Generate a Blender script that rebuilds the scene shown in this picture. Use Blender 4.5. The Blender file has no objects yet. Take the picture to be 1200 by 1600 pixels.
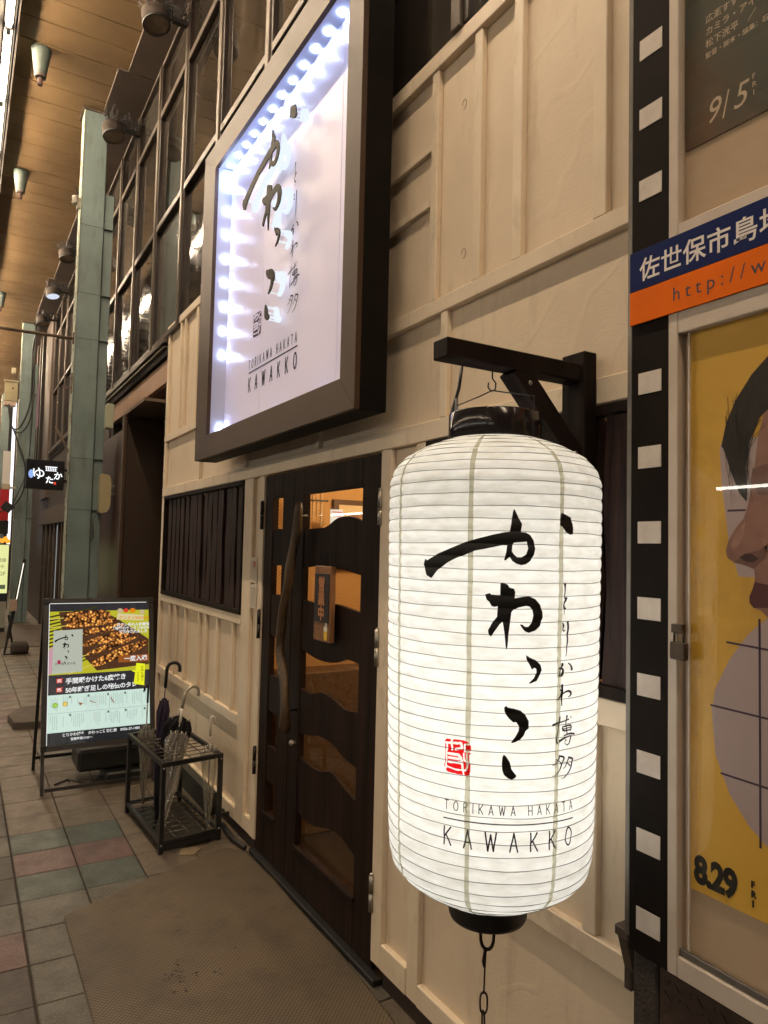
import bpy, bmesh, math, random
from mathutils import Vector, Matrix, geometry
R = math.radians
random.seed(7)
S = bpy.context.scene
C = S.collection
# ---------------------------------------------------------------- camera, world, exposure
EYE = 1.7
GZ = -0.04                                   # ground level
def camera():
    yaw, pitch, roll = R(30.52), R(2.98), R(1.3)
    cy, sy, cp, sp = math.cos(yaw), math.sin(yaw), math.cos(pitch), math.sin(pitch)
    f = Vector((sy*cp, cy*cp, sp)); r = Vector((cy, -sy, 0)); u = r.cross(f)
    cr, sr = math.cos(roll), math.sin(roll)
    r2 = r*cr + u*sr; u2 = -r*sr + u*cr
    cam = bpy.data.cameras.new('camera'); o = bpy.data.objects.new('camera', cam); C.objects.link(o)
    m = Matrix((( r2.x, u2.x, -f.x, 0), (r2.y, u2.y, -f.y, 0), (r2.z, u2.z, -f.z, EYE), (0, 0, 0, 1)))
    o.matrix_world = m
    cam.sensor_fit = 'HORIZONTAL'; cam.sensor_width = 36; cam.lens = 36*1119.9/1200
    cam.clip_start = 0.02; cam.clip_end = 500
    S.camera = o
camera()
w = bpy.data.worlds.new('World'); S.world = w; w.use_nodes = True
bg = w.node_tree.nodes['Background']
bg.inputs[0].default_value = (0.35, 0.42, 0.6, 1); bg.inputs[1].default_value = 0.012    # city night sky
S.view_settings.view_transform = 'Standard'; S.view_settings.look = 'None'
S.view_settings.gamma = 1; S.view_settings.exposure = 0.0; S.view_settings.use_curve_mapping = False
S.cycles.use_denoising = True
S.cycles.max_bounces = 7; S.cycles.diffuse_bounces = 4; S.cycles.glossy_bounces = 3; S.cycles.transparent_max_bounces = 12
S.cycles.sample_clamp_indirect = 6.0
TUBE_L = 262.0; TUBE_C = (1.0, 0.785, 0.555)
# ---------------------------------------------------------------- materials
MATS = {}
def nodes(name):
    m = bpy.data.materials.new(name); m.use_nodes = True
    nt = m.node_tree; nt.nodes.clear()
    out = nt.nodes.new('ShaderNodeOutputMaterial')
    return m, nt, out
def M(name, c1, c2=None, sc=3.0, rough=0.6, bump=0.0, bsc=60.0, metal=0.0, st=(1, 1, 1), r2=None, spec=0.5, det=6, thr=None, bst=None, speck=None, chips=None):
    if name in MATS: return MATS[name]
    m, nt, out = nodes(name); N = nt.nodes.new; L = nt.links.new
    p = N('ShaderNodeBsdfPrincipled'); L(p.outputs[0], out.inputs[0])
    p.inputs['Base Color'].default_value = (*c1, 1); p.inputs['Roughness'].default_value = rough
    p.inputs['Metallic'].default_value = metal; p.inputs['Specular IOR Level'].default_value = spec
    g = N('ShaderNodeNewGeometry')
    if c2:
        mp = N('ShaderNodeMapping'); mp.inputs['Scale'].default_value = st; L(g.outputs['Position'], mp.inputs[0])
        n = N('ShaderNodeTexNoise'); n.inputs['Scale'].default_value = sc; n.inputs['Detail'].default_value = det
        n.inputs['Roughness'].default_value = 0.62; L(mp.outputs[0], n.inputs['Vector'])
        cr = N('ShaderNodeValToRGB'); a, b = thr or (0.35, 0.68)
        cr.color_ramp.elements[0].position = a; cr.color_ramp.elements[1].position = b
        cr.color_ramp.elements[0].color = (*c1, 1); cr.color_ramp.elements[1].color = (*c2, 1)
        L(n.outputs[0], cr.inputs[0]); L(cr.outputs[0], p.inputs['Base Color'])
        if r2 is not None:
            mr = N('ShaderNodeMapRange'); mr.inputs[1].default_value = a; mr.inputs[2].default_value = b
            mr.inputs[3].default_value = rough; mr.inputs[4].default_value = r2
            L(n.outputs[0], mr.inputs[0]); L(mr.outputs[0], p.inputs['Roughness'])
    src = p.inputs['Base Color'].links[0].from_socket if p.inputs['Base Color'].links else None
    def over(col_sock, fac_sock, mode, c):
        mx = N('ShaderNodeMix'); mx.data_type = 'RGBA'; mx.blend_type = mode
        if src is None and col_sock is None: mx.inputs[6].default_value = (*c1, 1)
        else: L(col_sock or src, mx.inputs[6])
        mx.inputs[7].default_value = (*c, 1); L(fac_sock, mx.inputs[0]); return mx.outputs[2]
    cur = None
    for item in (speck, chips):
        if not item: continue
        s_, st_, lo, hi, cc = item
        mp = N('ShaderNodeMapping'); mp.inputs['Scale'].default_value = st_; L(g.outputs['Position'], mp.inputs[0])
        n = N('ShaderNodeTexNoise'); n.inputs['Scale'].default_value = s_; n.inputs['Detail'].default_value = 5; n.inputs['Roughness'].default_value = .7; L(mp.outputs[0], n.inputs['Vector'])
        mr = N('ShaderNodeMapRange'); mr.inputs[1].default_value = lo; mr.inputs[2].default_value = hi; L(n.outputs[0], mr.inputs[0])
        cur = over(cur, mr.outputs[0], 'MIX', cc)
    if cur: L(cur, p.inputs['Base Color'])
    if bump:
        mp = N('ShaderNodeMapping'); mp.inputs['Scale'].default_value = bst or st; L(g.outputs['Position'], mp.inputs[0])
        n = N('ShaderNodeTexNoise'); n.inputs['Scale'].default_value = bsc; n.inputs['Detail'].default_value = 5
        L(mp.outputs[0], n.inputs['Vector'])
        b = N('ShaderNodeBump'); b.inputs['Strength'].default_value = bump; b.inputs['Distance'].default_value = 0.004
        L(n.outputs[0], b.inputs['Height']); L(b.outputs[0], p.inputs['Normal'])
    MATS[name] = m
    return m
def EM(name, col, s, back=None):
    if name in MATS: return MATS[name]
    m, nt, out = nodes(name); e = nt.nodes.new('ShaderNodeEmission')
    e.inputs[0].default_value = (*col, 1); e.inputs[1].default_value = s
    nt.links.new(e.outputs[0], out.inputs[0]); MATS[name] = m
    return m
def GL(name, tint=(1, 1, 1), rough=0.02, base=0.04, mul=1.0, dirt=0.0):
    if name in MATS: return MATS[name]
    m, nt, out = nodes(name); N = nt.nodes.new; L = nt.links.new
    t = N('ShaderNodeBsdfTransparent'); t.inputs[0].default_value = (*tint, 1)
    g = N('ShaderNodeBsdfGlossy'); g.inputs['Roughness'].default_value = rough
    f = N('ShaderNodeFresnel'); f.inputs[0].default_value = 1.5
    ge = N('ShaderNodeNewGeometry'); iv = N('ShaderNodeMath'); iv.operation = 'SUBTRACT'; iv.inputs[0].default_value = 1; L(ge.outputs['Backfacing'], iv.inputs[1])
    mf = N('ShaderNodeMath'); mf.operation = 'MULTIPLY'; L(f.outputs[0], mf.inputs[0]); L(iv.outputs[0], mf.inputs[1])
    mx = N('ShaderNodeMixShader'); L(mf.outputs[0], mx.inputs[0]); L(t.outputs[0], mx.inputs[1]); L(g.outputs[0], mx.inputs[2])
    last = mx
    if dirt:
        d = N('ShaderNodeBsdfDiffuse'); d.inputs[0].default_value = (0.62, 0.58, 0.50, 1)
        m2 = N('ShaderNodeMixShader'); m2.inputs[0].default_value = dirt
        L(mx.outputs[0], m2.inputs[1]); L(d.outputs[0], m2.inputs[2]); last = m2
    L(last.outputs[0], out.inputs[0]); MATS[name] = m
    return m
def cream_wall():
    m = M('cream trowelled plaster', (0.74, 0.61, 0.45), (0.64, 0.515, 0.37), sc=1.6, rough=0.62, bump=0.0, speck=(5, (1, 2.2, .35), .56, .95, (.40, .30, .19)), chips=(60, (1, 1, 1), .745, .77, (.22, .15, .09)))
    nt = m.node_tree; N = nt.nodes.new; L = nt.links.new
    p = [n for n in nt.nodes if n.type == 'BSDF_PRINCIPLED'][0]; g = [n for n in nt.nodes if n.type == 'NEW_GEOMETRY'][0]
    mp = N('ShaderNodeMapping'); mp.inputs['Rotation'].default_value = (R(38), 0, 0); mp.inputs['Scale'].default_value = (1, 1.0, 3.6)
    L(g.outputs['Position'], mp.inputs[0])
    n1 = N('ShaderNodeTexNoise'); n1.inputs['Scale'].default_value = 26; n1.inputs['Detail'].default_value = 7; n1.inputs['Roughness'].default_value = .65
    n1.inputs['Distortion'].default_value = 1.2
    L(mp.outputs[0], n1.inputs['Vector'])
    n2 = N('ShaderNodeTexNoise'); n2.inputs['Scale'].default_value = 5; n2.inputs['Detail'].default_value = 3; L(g.outputs['Position'], n2.inputs['Vector'])
    # sparse trowel ridges
    w_ = N('ShaderNodeTexWave'); w_.wave_type = 'RINGS'; w_.inputs['Scale'].default_value = 1.3; w_.inputs['Distortion'].default_value = 9
    w_.inputs['Detail'].default_value = 2; w_.inputs['Detail Scale'].default_value = 1.6; L(g.outputs['Position'], w_.inputs['Vector'])
    cr = N('ShaderNodeValToRGB'); cr.color_ramp.elements[0].position = .93; cr.color_ramp.elements[1].position = 1.0; L(w_.outputs[0], cr.inputs[0])
    mu = N('ShaderNodeMath'); mu.operation = 'MULTIPLY'; mu.inputs[1].default_value = .55; L(cr.outputs[0], mu.inputs[0])
    a1 = N('ShaderNodeMath'); a1.operation = 'MULTIPLY_ADD'; a1.inputs[1].default_value = .9; L(n2.outputs[0], a1.inputs[0]); L(n1.outputs[0], a1.inputs[2])
    a2 = N('ShaderNodeMath'); a2.operation = 'ADD'; L(a1.outputs[0], a2.inputs[0]); L(mu.outputs[0], a2.inputs[1])
    b = N('ShaderNodeBump'); b.inputs['Strength'].default_value = .26; b.inputs['Distance'].default_value = .004
    L(a2.outputs[0], b.inputs['Height']); L(b.outputs[0], p.inputs['Normal'])
    return m
CREAM = cream_wall()
CREAMW = M('cream painted timber', (0.76, 0.64, 0.48), (0.66, 0.535, 0.39), sc=5, rough=0.5, bump=0.14, bsc=14, st=(1, .5, .5), speck=(7, (1, 1.5, .6), .56, .95, (.38, .28, .18)), chips=(55, (1, 1, 1), .74, .765, (.20, .14, .08)))
BLACKW = M('black stained timber', (0.009, 0.006, 0.005), (0.020, 0.012, 0.010), sc=9, rough=0.55, bump=0.35, bsc=20, st=(1, 4, .25), r2=.5, spec=.09)
DARKW = M('dark brown timber', (0.020, 0.010, 0.007), (0.045, 0.022, 0.014), sc=6, rough=0.5, bump=0.3, bsc=16, st=(1, 5, .3))
DOORW = M('dark stained door timber', (0.011, 0.006, 0.0045), (0.027, 0.0145, 0.010), sc=7, rough=0.55, bump=0.4, bsc=16, st=(1, 3, .22), spec=.10)
SLATW = M('charred slat timber', (0.018, 0.012, 0.013), (0.05, 0.027, 0.022), sc=9, rough=0.5, bump=0.6, bsc=22, st=(3, 5, .35), spec=.15)
BLACKM = M('black powder coated steel', (0.010, 0.010, 0.011), (0.02, 0.019, 0.018), sc=20, rough=0.38, bump=0.1, bsc=90)
BRONZE = M('bronze painted sign steel', (0.066, 0.036, 0.019), (0.048, 0.026, 0.015), sc=3, rough=0.42, metal=0.1, spec=.3, bump=0.04, bsc=30)
MINT = M('mint green painted steel', (0.20, 0.262, 0.255), (0.14, 0.19, 0.185), sc=1.8, rough=0.45, bump=0.25, bsc=12, speck=(3, (2, 2, .35), .52, .85, (.09, .085, .06)), chips=(26, (1, 1, .5), .70, .715, (.10, .06, .035)))
MINTP = M('peeling pale mint paint', (0.38, 0.42, 0.33), (0.16, 0.12, 0.08), sc=14, rough=0.7, bump=0.4, bsc=30, thr=(.5, .62))
CEIL = M('tan ceiling metal', (0.29, 0.188, 0.092), (0.20, 0.127, 0.060), sc=1.1, rough=0.42, bump=0.1, bsc=25, r2=.6)
SOFFIT = M('brown grey soffit metal', (0.12, 0.085, 0.065), (0.085, 0.062, 0.05), sc=1.4, rough=0.5)
GAP = M('black joint', (0.012, 0.01, 0.008), rough=0.9)
MULL = M('weathered bronze aluminium', (0.125, 0.098, 0.076), (0.075, 0.058, 0.046), sc=7, rough=0.42, metal=.35, bump=.1, bsc=40)
DARKM = M('dark bronze aluminium', (0.022, 0.014, 0.011), rough=0.4, metal=.3)
DARK = M('very dark brown paint', (0.018, 0.011, 0.008), (0.03, 0.018, 0.012), sc=2, rough=0.6)
BROWNP = M('brown painted fascia', (0.33, 0.17, 0.085), (0.25, 0.125, 0.06), sc=2.5, rough=0.5)
WHITE = M('white enamel', (0.42, 0.42, 0.40), rough=0.4)
FILMB = M('matt black film border', (0.009, 0.007, 0.006), (0.015, 0.011, 0.009), sc=4, rough=0.55, spec=.05, speck=(4, (1, 1, .3), .6, 1.0, (.05, .045, .04)), chips=(45, (1, 1, 1), .755, .76, (.4, .36, .32)))
FRAMEP = M('cream painted case frame', (0.55, 0.47, 0.39), (0.48, 0.39, 0.31), sc=7, rough=0.5, bump=.1, bsc=50)
GREYM = M('dull grey aluminium', (0.22, 0.20, 0.18), (0.15, 0.135, 0.12), sc=6, rough=0.4, metal=.6)
STEEL = M('worn stainless steel', (0.45, 0.42, 0.37), (0.30, 0.27, 0.23), sc=12, rough=0.35, metal=.9)
RUBBER = M('brown ribbed rubber mat', (0.094, 0.068, 0.040), (0.060, 0.044, 0.027), sc=1.7, rough=0.62, speck=(4.5, (1, 1, 1), .5, .8, (.030, .022, .015)), chips=(38, (1, 1, 1), .70, .73, (.17, .13, .09)))
def mat_relief(m):
    nt = m.node_tree; N = nt.nodes.new; L = nt.links.new
    p = [n for n in nt.nodes if n.type == 'BSDF_PRINCIPLED'][0]; g = [n for n in nt.nodes if n.type == 'NEW_GEOMETRY'][0]
    mp = N('ShaderNodeMapping'); mp.inputs['Rotation'].default_value = (0, 0, R(45)); mp.inputs['Scale'].default_value = (72, 72, 72); L(g.outputs['Position'], mp.inputs[0])
    v = N('ShaderNodeTexVoronoi'); v.inputs['Randomness'].default_value = 0.0; v.inputs['Scale'].default_value = 1; L(mp.outputs[0], v.inputs['Vector'])
    b = N('ShaderNodeBump'); b.invert = True; b.inputs['Strength'].default_value = .9; b.inputs['Distance'].default_value = .003
    L(v.outputs['Distance'], b.inputs['Height']); L(b.outputs[0], p.inputs['Normal'])
    csrc = p.inputs['Base Color'].links[0].from_socket
    mr = N('ShaderNodeMapRange'); mr.inputs[1].default_value = .2; mr.inputs[2].default_value = .7; mr.inputs[3].default_value = 1.75; mr.inputs[4].default_value = .25
    L(v.outputs['Distance'], mr.inputs[0])
    mx = N('ShaderNodeMix'); mx.data_type = 'RGBA'; mx.blend_type = 'MULTIPLY'; mx.inputs[0].default_value = 1
    L(csrc, mx.inputs[6]); L(mr.outputs[0], mx.inputs[7]); L(mx.outputs[2], p.inputs['Base Color'])
mat_relief(RUBBER)
PAPER_TXT = M('black ink', (0.006, 0.005, 0.005), rough=0.55)
REDINK = M('red seal ink', (0.60, 0.006, 0.010), rough=0.6)
# ---------------------------------------------------------------- objects
LOC = {}
def prop(o, label=None, cat=None, group=None, kind=None):
    if label: o['label'] = label
    if cat: o['category'] = cat
    if group: o['group'] = group
    if kind: o['kind'] = kind
    return o
def thing(name, loc, label=None, cat=None, group=None, kind=None):
    o = bpy.data.objects.new(name, None); C.objects.link(o); o.location = loc; LOC[o] = Vector(loc)
    o.empty_display_size = .1
    return prop(o, label, cat, group, kind)
def wloc(o):
    v = Vector((0, 0, 0))
    while o is not None: v += o.location; o = o.parent
    return v
def link(name, me, mat, parent=None, origin=None):
    o = bpy.data.objects.new(name, me); C.objects.link(o)
    if mat and not me.materials: me.materials.append(mat)
    if parent: o.parent = parent
    if origin is not None: o.location = Vector(origin) - (wloc(parent) if parent else Vector((0, 0, 0)))
    return o
def copy_thing(root, loc, label=None, group=None):
    r = root.copy(); C.objects.link(r); r.location = loc
    if label: r['label'] = label
    if group: r['group'] = group
    for ch in list(root.children):
        c = ch.copy(); C.objects.link(c); c.parent = r
        for g in ch.children:
            d = g.copy(); C.objects.link(d); d.parent = c
    return r
class MB:
    def __init__(s): s.v = []; s.f = []; s.sm = []
    def add(s, vs, fs, smooth=False):
        n = len(s.v); s.v += [tuple(v) for v in vs]
        s.f += [tuple(i+n for i in f) for f in fs]; s.sm += [smooth]*len(fs)
        return s
    def box(s, x0, x1, y0, y1, z0, z1, b=0.0, rot=None, piv=None):
        if x1 < x0: x0, x1 = x1, x0
        if y1 < y0: y0, y1 = y1, y0
        if z1 < z0: z0, z1 = z1, z0
        b = min(b, (x1-x0)*.45, (y1-y0)*.45, (z1-z0)*.45)
        c = ((x0+x1)/2, (y0+y1)/2, (z0+z1)/2); h = ((x1-x0)/2, (y1-y0)/2, (z1-z0)/2)
        if b <= 0:
            vs = [(c[0]+sx*h[0], c[1]+sy*h[1], c[2]+sz*h[2]) for sx in (-1, 1) for sy in (-1, 1) for sz in (-1, 1)]
            fs = [(0, 1, 3, 2), (4, 6, 7, 5), (0, 4, 5, 1), (2, 3, 7, 6), (0, 2, 6, 4), (1, 5, 7, 3)]
        else:
            vs = []; idx = {}
            for sx in (-1, 1):
                for sy in (-1, 1):
                    for sz in (-1, 1):
                        for ax in range(3):
                            p = [c[0]+sx*(h[0]-b), c[1]+sy*(h[1]-b), c[2]+sz*(h[2]-b)]
                            p[ax] += (sx, sy, sz)[ax]*b
                            idx[(sx, sy, sz, ax)] = len(vs); vs.append(tuple(p))
            fs = []
            for ax in range(3):
                o1, o2 = [a for a in range(3) if a != ax]
                for sg in (-1, 1):
                    q = []
                    for a, b_ in ((-1, -1), (1, -1), (1, 1), (-1, 1)):
                        k = [0, 0, 0]; k[ax] = sg; k[o1] = a; k[o2] = b_
                        q.append(idx[(*k, ax)])
                    fs.append(tuple(q))
            for ax in range(3):       # edges along ax
                o1, o2 = [a for a in range(3) if a != ax]
                for a in (-1, 1):
                    for b_ in (-1, 1):
                        k0 = [0, 0, 0]; k1 = [0, 0, 0]
                        k0[ax] = -1; k1[ax] = 1; k0[o1] = k1[o1] = a; k0[o2] = k1[o2] = b_
                        fs.append((idx[(*k0, o1)], idx[(*k1, o1)], idx[(*k1, o2)], idx[(*k0, o2)]))
            for sx in (-1, 1):
                for sy in (-1, 1):
                    for sz in (-1, 1):
                        fs.append(tuple(idx[(sx, sy, sz, a)] for a in range(3)))
        if rot is not None:
            pv = Vector(piv or c); vs = [tuple(pv + rot @ (Vector(v)-pv)) for v in vs]
        return s.add(vs, fs)
    def tube(s, pts, r, n=8, caps=True, closed=False, smooth=True):
        pts = [Vector(p) for p in pts]; m = len(pts); vs = []; fs = []
        rs = r if isinstance(r, (list, tuple)) else [r]*m
        up = None
        for i, p in enumerate(pts):
            a = pts[(i-1) % m] if (closed or i) else p; b = pts[(i+1) % m] if (closed or i < m-1) else p
            t = (b-a).normalized()
            if up is None: up = t.orthogonal().normalized()
            up = (up - t*up.dot(t))
            up = up.normalized() if up.length > 1e-6 else t.orthogonal().normalized()
            q = t.cross(up)
            for k in range(n):
                an = 2*math.pi*k/n; vs.append(p + (up*math.cos(an)+q*math.sin(an))*rs[i])
        for i in range(m if closed else m-1):
            for k in range(n):
                j = (i+1) % m
                fs.append((i*n+k, i*n+(k+1) % n, j*n+(k+1) % n, j*n+k))
        if caps and not closed: fs += [tuple(range(n))[::-1], tuple((m-1)*n+k for k in range(n))]
        return s.add(vs, fs, smooth)
    def bar(s, p0, p1, w_, h_, upv=(0, 0, 1)):
        p0, p1 = Vector(p0), Vector(p1); t = (p1-p0).normalized(); u = Vector(upv); a = t.cross(u)
        a = a.normalized() if a.length > 1e-5 else t.orthogonal().normalized(); b = a.cross(t)
        vs = [p+a*sx*w_/2+b*sy*h_/2 for p in (p0, p1) for sx, sy in ((-1, -1), (1, -1), (1, 1), (-1, 1))]
        return s.add(vs, [(3, 2, 1, 0), (4, 5, 6, 7), (0, 1, 5, 4), (1, 2, 6, 5), (2, 3, 7, 6), (3, 0, 4, 7)])
    def lathe(s, prof, c=(0, 0, 0), n=32, rot=None, smooth=True, capa=False, capb=False):
        vs = []; fs = []; c = Vector(c)
        for r, z in prof:
            for k in range(n):
                a = 2*math.pi*k/n; v = Vector((r*math.cos(a), r*math.sin(a), z))
                vs.append(c + (rot @ v if rot is not None else v))
        for i in range(len(prof)-1):
            for k in range(n): fs.append((i*n+k, i*n+(k+1) % n, (i+1)*n+(k+1) % n, (i+1)*n+k))
        if capa: fs.append(tuple(range(n))[::-1])
        if capb: fs.append(tuple((len(prof)-1)*n+k for k in range(n)))
        return s.add(vs, fs, smooth)
    def prism(s, poly, x0, x1, axis='x'):          # poly in the two other axes, extruded along axis
        n = len(poly)
        def P(a, b, t):
            return {'x': (t, a, b), 'y': (a, t, b), 'z': (a, b, t)}[axis]
        vs = [P(a, b, x0) for a, b in poly] + [P(a, b, x1) for a, b in poly]
        tri = geometry.tessellate_polygon([[Vector((a, b, 0)) for a, b in poly]])
        fs = [tuple(t) for t in tri] + [tuple(i+n for i in t)[::-1] for t in tri] + [(i, (i+1) % n, n+(i+1) % n, n+i) for i in range(n)]
        return s.add(vs, fs)
    def build(s, name, mat, parent=None, origin=None, label=None, kind=None):
        base = Vector(origin) if origin is not None else (wloc(parent) if parent else Vector((0, 0, 0)))
        me = bpy.data.meshes.new(name)
        me.from_pydata([tuple(Vector(v)-base) for v in s.v], [], s.f)
        me.polygons.foreach_set('use_smooth', s.sm)
        me.validate(); me.update()
        bm = bmesh.new(); bm.from_mesh(me); bmesh.ops.recalc_face_normals(bm, faces=bm.faces[:]); bm.to_mesh(me); bm.free()
        o = link(name, me, mat, parent)
        if origin is not None: o.location = Vector(origin) - (wloc(parent) if parent else Vector((0, 0, 0)))
        return prop(o, label, kind=kind)
def boxo(name, mat, parent, x0, x1, y0, y1, z0, z1, b=0.003, **k):
    return MB().box(x0, x1, y0, y1, z0, z1, b).build(name, mat, parent, **k)
# ---------------------------------------------------------------- flat print: 2D shapes mapped onto a surface
def ribbon(pts):
    P = [Vector((p[0], p[1])) for p in pts]; W = [p[2] for p in pts]
    if len(P) > 2:                                  # smooth once (Chaikin-like)
        Q = [P[0]]; V = [W[0]]
        for i in range(len(P)-1):
            Q += [P[i].lerp(P[i+1], .25), P[i].lerp(P[i+1], .75)]; V += [W[i]*.75+W[i+1]*.25, W[i]*.25+W[i+1]*.75]
        P = Q+[P[-1]]; W = V+[W[-1]]
    vs = []
    for i in range(len(P)):
        t = (P[min(i+1, len(P)-1)]-P[max(i-1, 0)]); t = t.normalized() if t.length > 1e-9 else Vector((1, 0))
        nrm = Vector((-t.y, t.x)); vs += [P[i]+nrm*W[i]/2, P[i]-nrm*W[i]/2]
    return vs, [(2*i, 2*i+1, 2*i+3, 2*i+2) for i in range(len(P)-1)]
class Flat:
    def __init__(s): s.v = []; s.f = []
    def add(s, vs, fs):
        n = len(s.v); s.v += [(v[0], v[1]) for v in vs]; s.f += [tuple(i+n for i in f) for f in fs]; return s
    def poly(s, pts, hole=None):
        loops = [[Vector((p[0], p[1], 0)) for p in pts]]
        if hole: loops.append([Vector((p[0], p[1], 0)) for p in hole])
        allp = [p for l in loops for p in l]
        return s.add([(p.x, p.y) for p in allp], [tuple(t) for t in geometry.tessellate_polygon(loops)])
    def rect(s, a, b, c, d): return s.add([(a, b), (c, b), (c, d), (a, d)], [(0, 1, 2, 3)])
    def strokes(s, lst, k=1.0, off=(0, 0)):
        for st in lst:
            vs, fs = ribbon([(p[0]*k+off[0], p[1]*k+off[1], p[2]*k) for p in st]); s.add(vs, fs)
        return s
    def text(s, body, u, v, size, spacing=1.0, align='LEFT', vertical=False, bold=0.0, sx=1.0, italic=0.0, step=1.08):
        if vertical:
            for i, ch in enumerate(body): s.text(ch, u, v-i*size*step, size, align='CENTER', bold=bold, sx=sx)
            return s
        cu = bpy.data.curves.new('txt', 'FONT'); cu.body = body; cu.size = size; cu.align_x = align
        cu.space_character = spacing; cu.offset = bold*size; cu.resolution_u = 3; cu.shear = italic
        o = bpy.data.objects.new('txt', cu); C.objects.link(o)
        me = bpy.data.meshes.new_from_object(o.evaluated_get(bpy.context.evaluated_depsgraph_get()))
        s.add([(p.co.x*sx+u, p.co.y+v) for p in me.vertices], [tuple(p.vertices) for p in me.polygons])
        bpy.data.objects.remove(o); bpy.data.curves.remove(cu); bpy.data.meshes.remove(me)
        return s
    def build(s, name, mat, parent, fn, cut=None, label=None, kind=None, thick=0.0):
        me = bpy.data.meshes.new(name)
        me.from_pydata([(v[0], v[1], 0) for v in s.v], [], s.f); me.validate()
        bm = bmesh.new(); bm.from_mesh(me)
        if thick:
            bmesh.ops.remove_doubles(bm, verts=bm.verts[:], dist=1e-5)
        if cut:
            us = [v[0] for v in s.v]; vs = [v[1] for v in s.v]
            for ax, st, lo, hi in ((0, cut[0], min(us), max(us)), (1, cut[1], min(vs), max(vs))):
                if not st: continue
                t = math.ceil(lo/st)*st
                while t < hi:
                    co = (t, 0, 0) if ax == 0 else (0, t, 0); no = (1, 0, 0) if ax == 0 else (0, 1, 0)
                    bmesh.ops.bisect_plane(bm, geom=bm.verts[:]+bm.edges[:]+bm.faces[:], plane_co=co, plane_no=no, dist=1e-6)
                    t += st
        if thick:
            r = bmesh.ops.extrude_face_region(bm, geom=bm.faces[:])
            for e in r['geom']:
                if isinstance(e, bmesh.types.BMVert): e.co.z = -thick
        base = wloc(parent) if parent else Vector((0, 0, 0))
        for v in bm.verts: v.co = Vector(fn(v.co.x, v.co.y, v.co.z)) - base
        bmesh.ops.recalc_face_normals(bm, faces=bm.faces[:])
        bm.to_mesh(me); bm.free()
        return prop(link(name, me, mat, parent), label, kind=kind)
def plane_fn(o, u, v):
    o, u, v = Vector(o), Vector(u).normalized(), Vector(v).normalized(); n = u.cross(v)
    return lambda a, b, c=0: o+u*a+v*b+n*c
STROKE = {  # single-line capitals, box 0..w x 0..1
 'K': (.62, [[(0, 0), (0, 1)], [(.58, 1), (0, .42)], [(.16, .58), (.62, 0)]]), 'A': (.66, [[(0, 0), (.33, 1), (.66, 0)], [(.11, .33), (.55, .33)]]),
 'W': (.92, [[(0, 1), (.23, 0), (.46, .9), (.69, 0), (.92, 1)]]), 'T': (.6, [[(0, 1), (.6, 1)], [(.3, 1), (.3, 0)]]),
 'R': (.55, [[(0, 0), (0, 1), (.35, 1), (.5, .86), (.5, .66), (.35, .52), (0, .52)], [(.28, .52), (.55, 0)]]), 'I': (.02, [[(0, 0), (0, 1)]]),
 'H': (.6, [[(0, 0), (0, 1)], [(.6, 0), (.6, 1)], [(0, .5), (.6, .5)]]),
 'O': (.72, [[(.36+.36*math.cos(a*math.pi/8), .5+.5*math.sin(a*math.pi/8)) for a in range(17)]])}
def caps(fl, word, u0, u1, v0, h, wd, sx=1.0):
    tot = sum(STROKE[c][0] if c != ' ' else .3 for c in word)*h*sx
    gap = (u1-u0-tot)/(len(word)-1); u = u0
    for c in word:
        if c == ' ': u += .3*h*sx+gap; continue
        wl, sts = STROKE[c]
        for st in sts:
            for a, b in zip(st[:-1], st[1:]):
                A, B = Vector((u+a[0]*h*sx, v0+a[1]*h)), Vector((u+b[0]*h*sx, v0+b[1]*h)); t = (B-A).normalized()*wd*.4; n = Vector((-t.y, t.x)).normalized()*wd/2
                fl.add([A-t+n, A-t-n, B+t-n, B+t+n], [(0, 1, 2, 3)])
        u += wl*h*sx+gap
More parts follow.
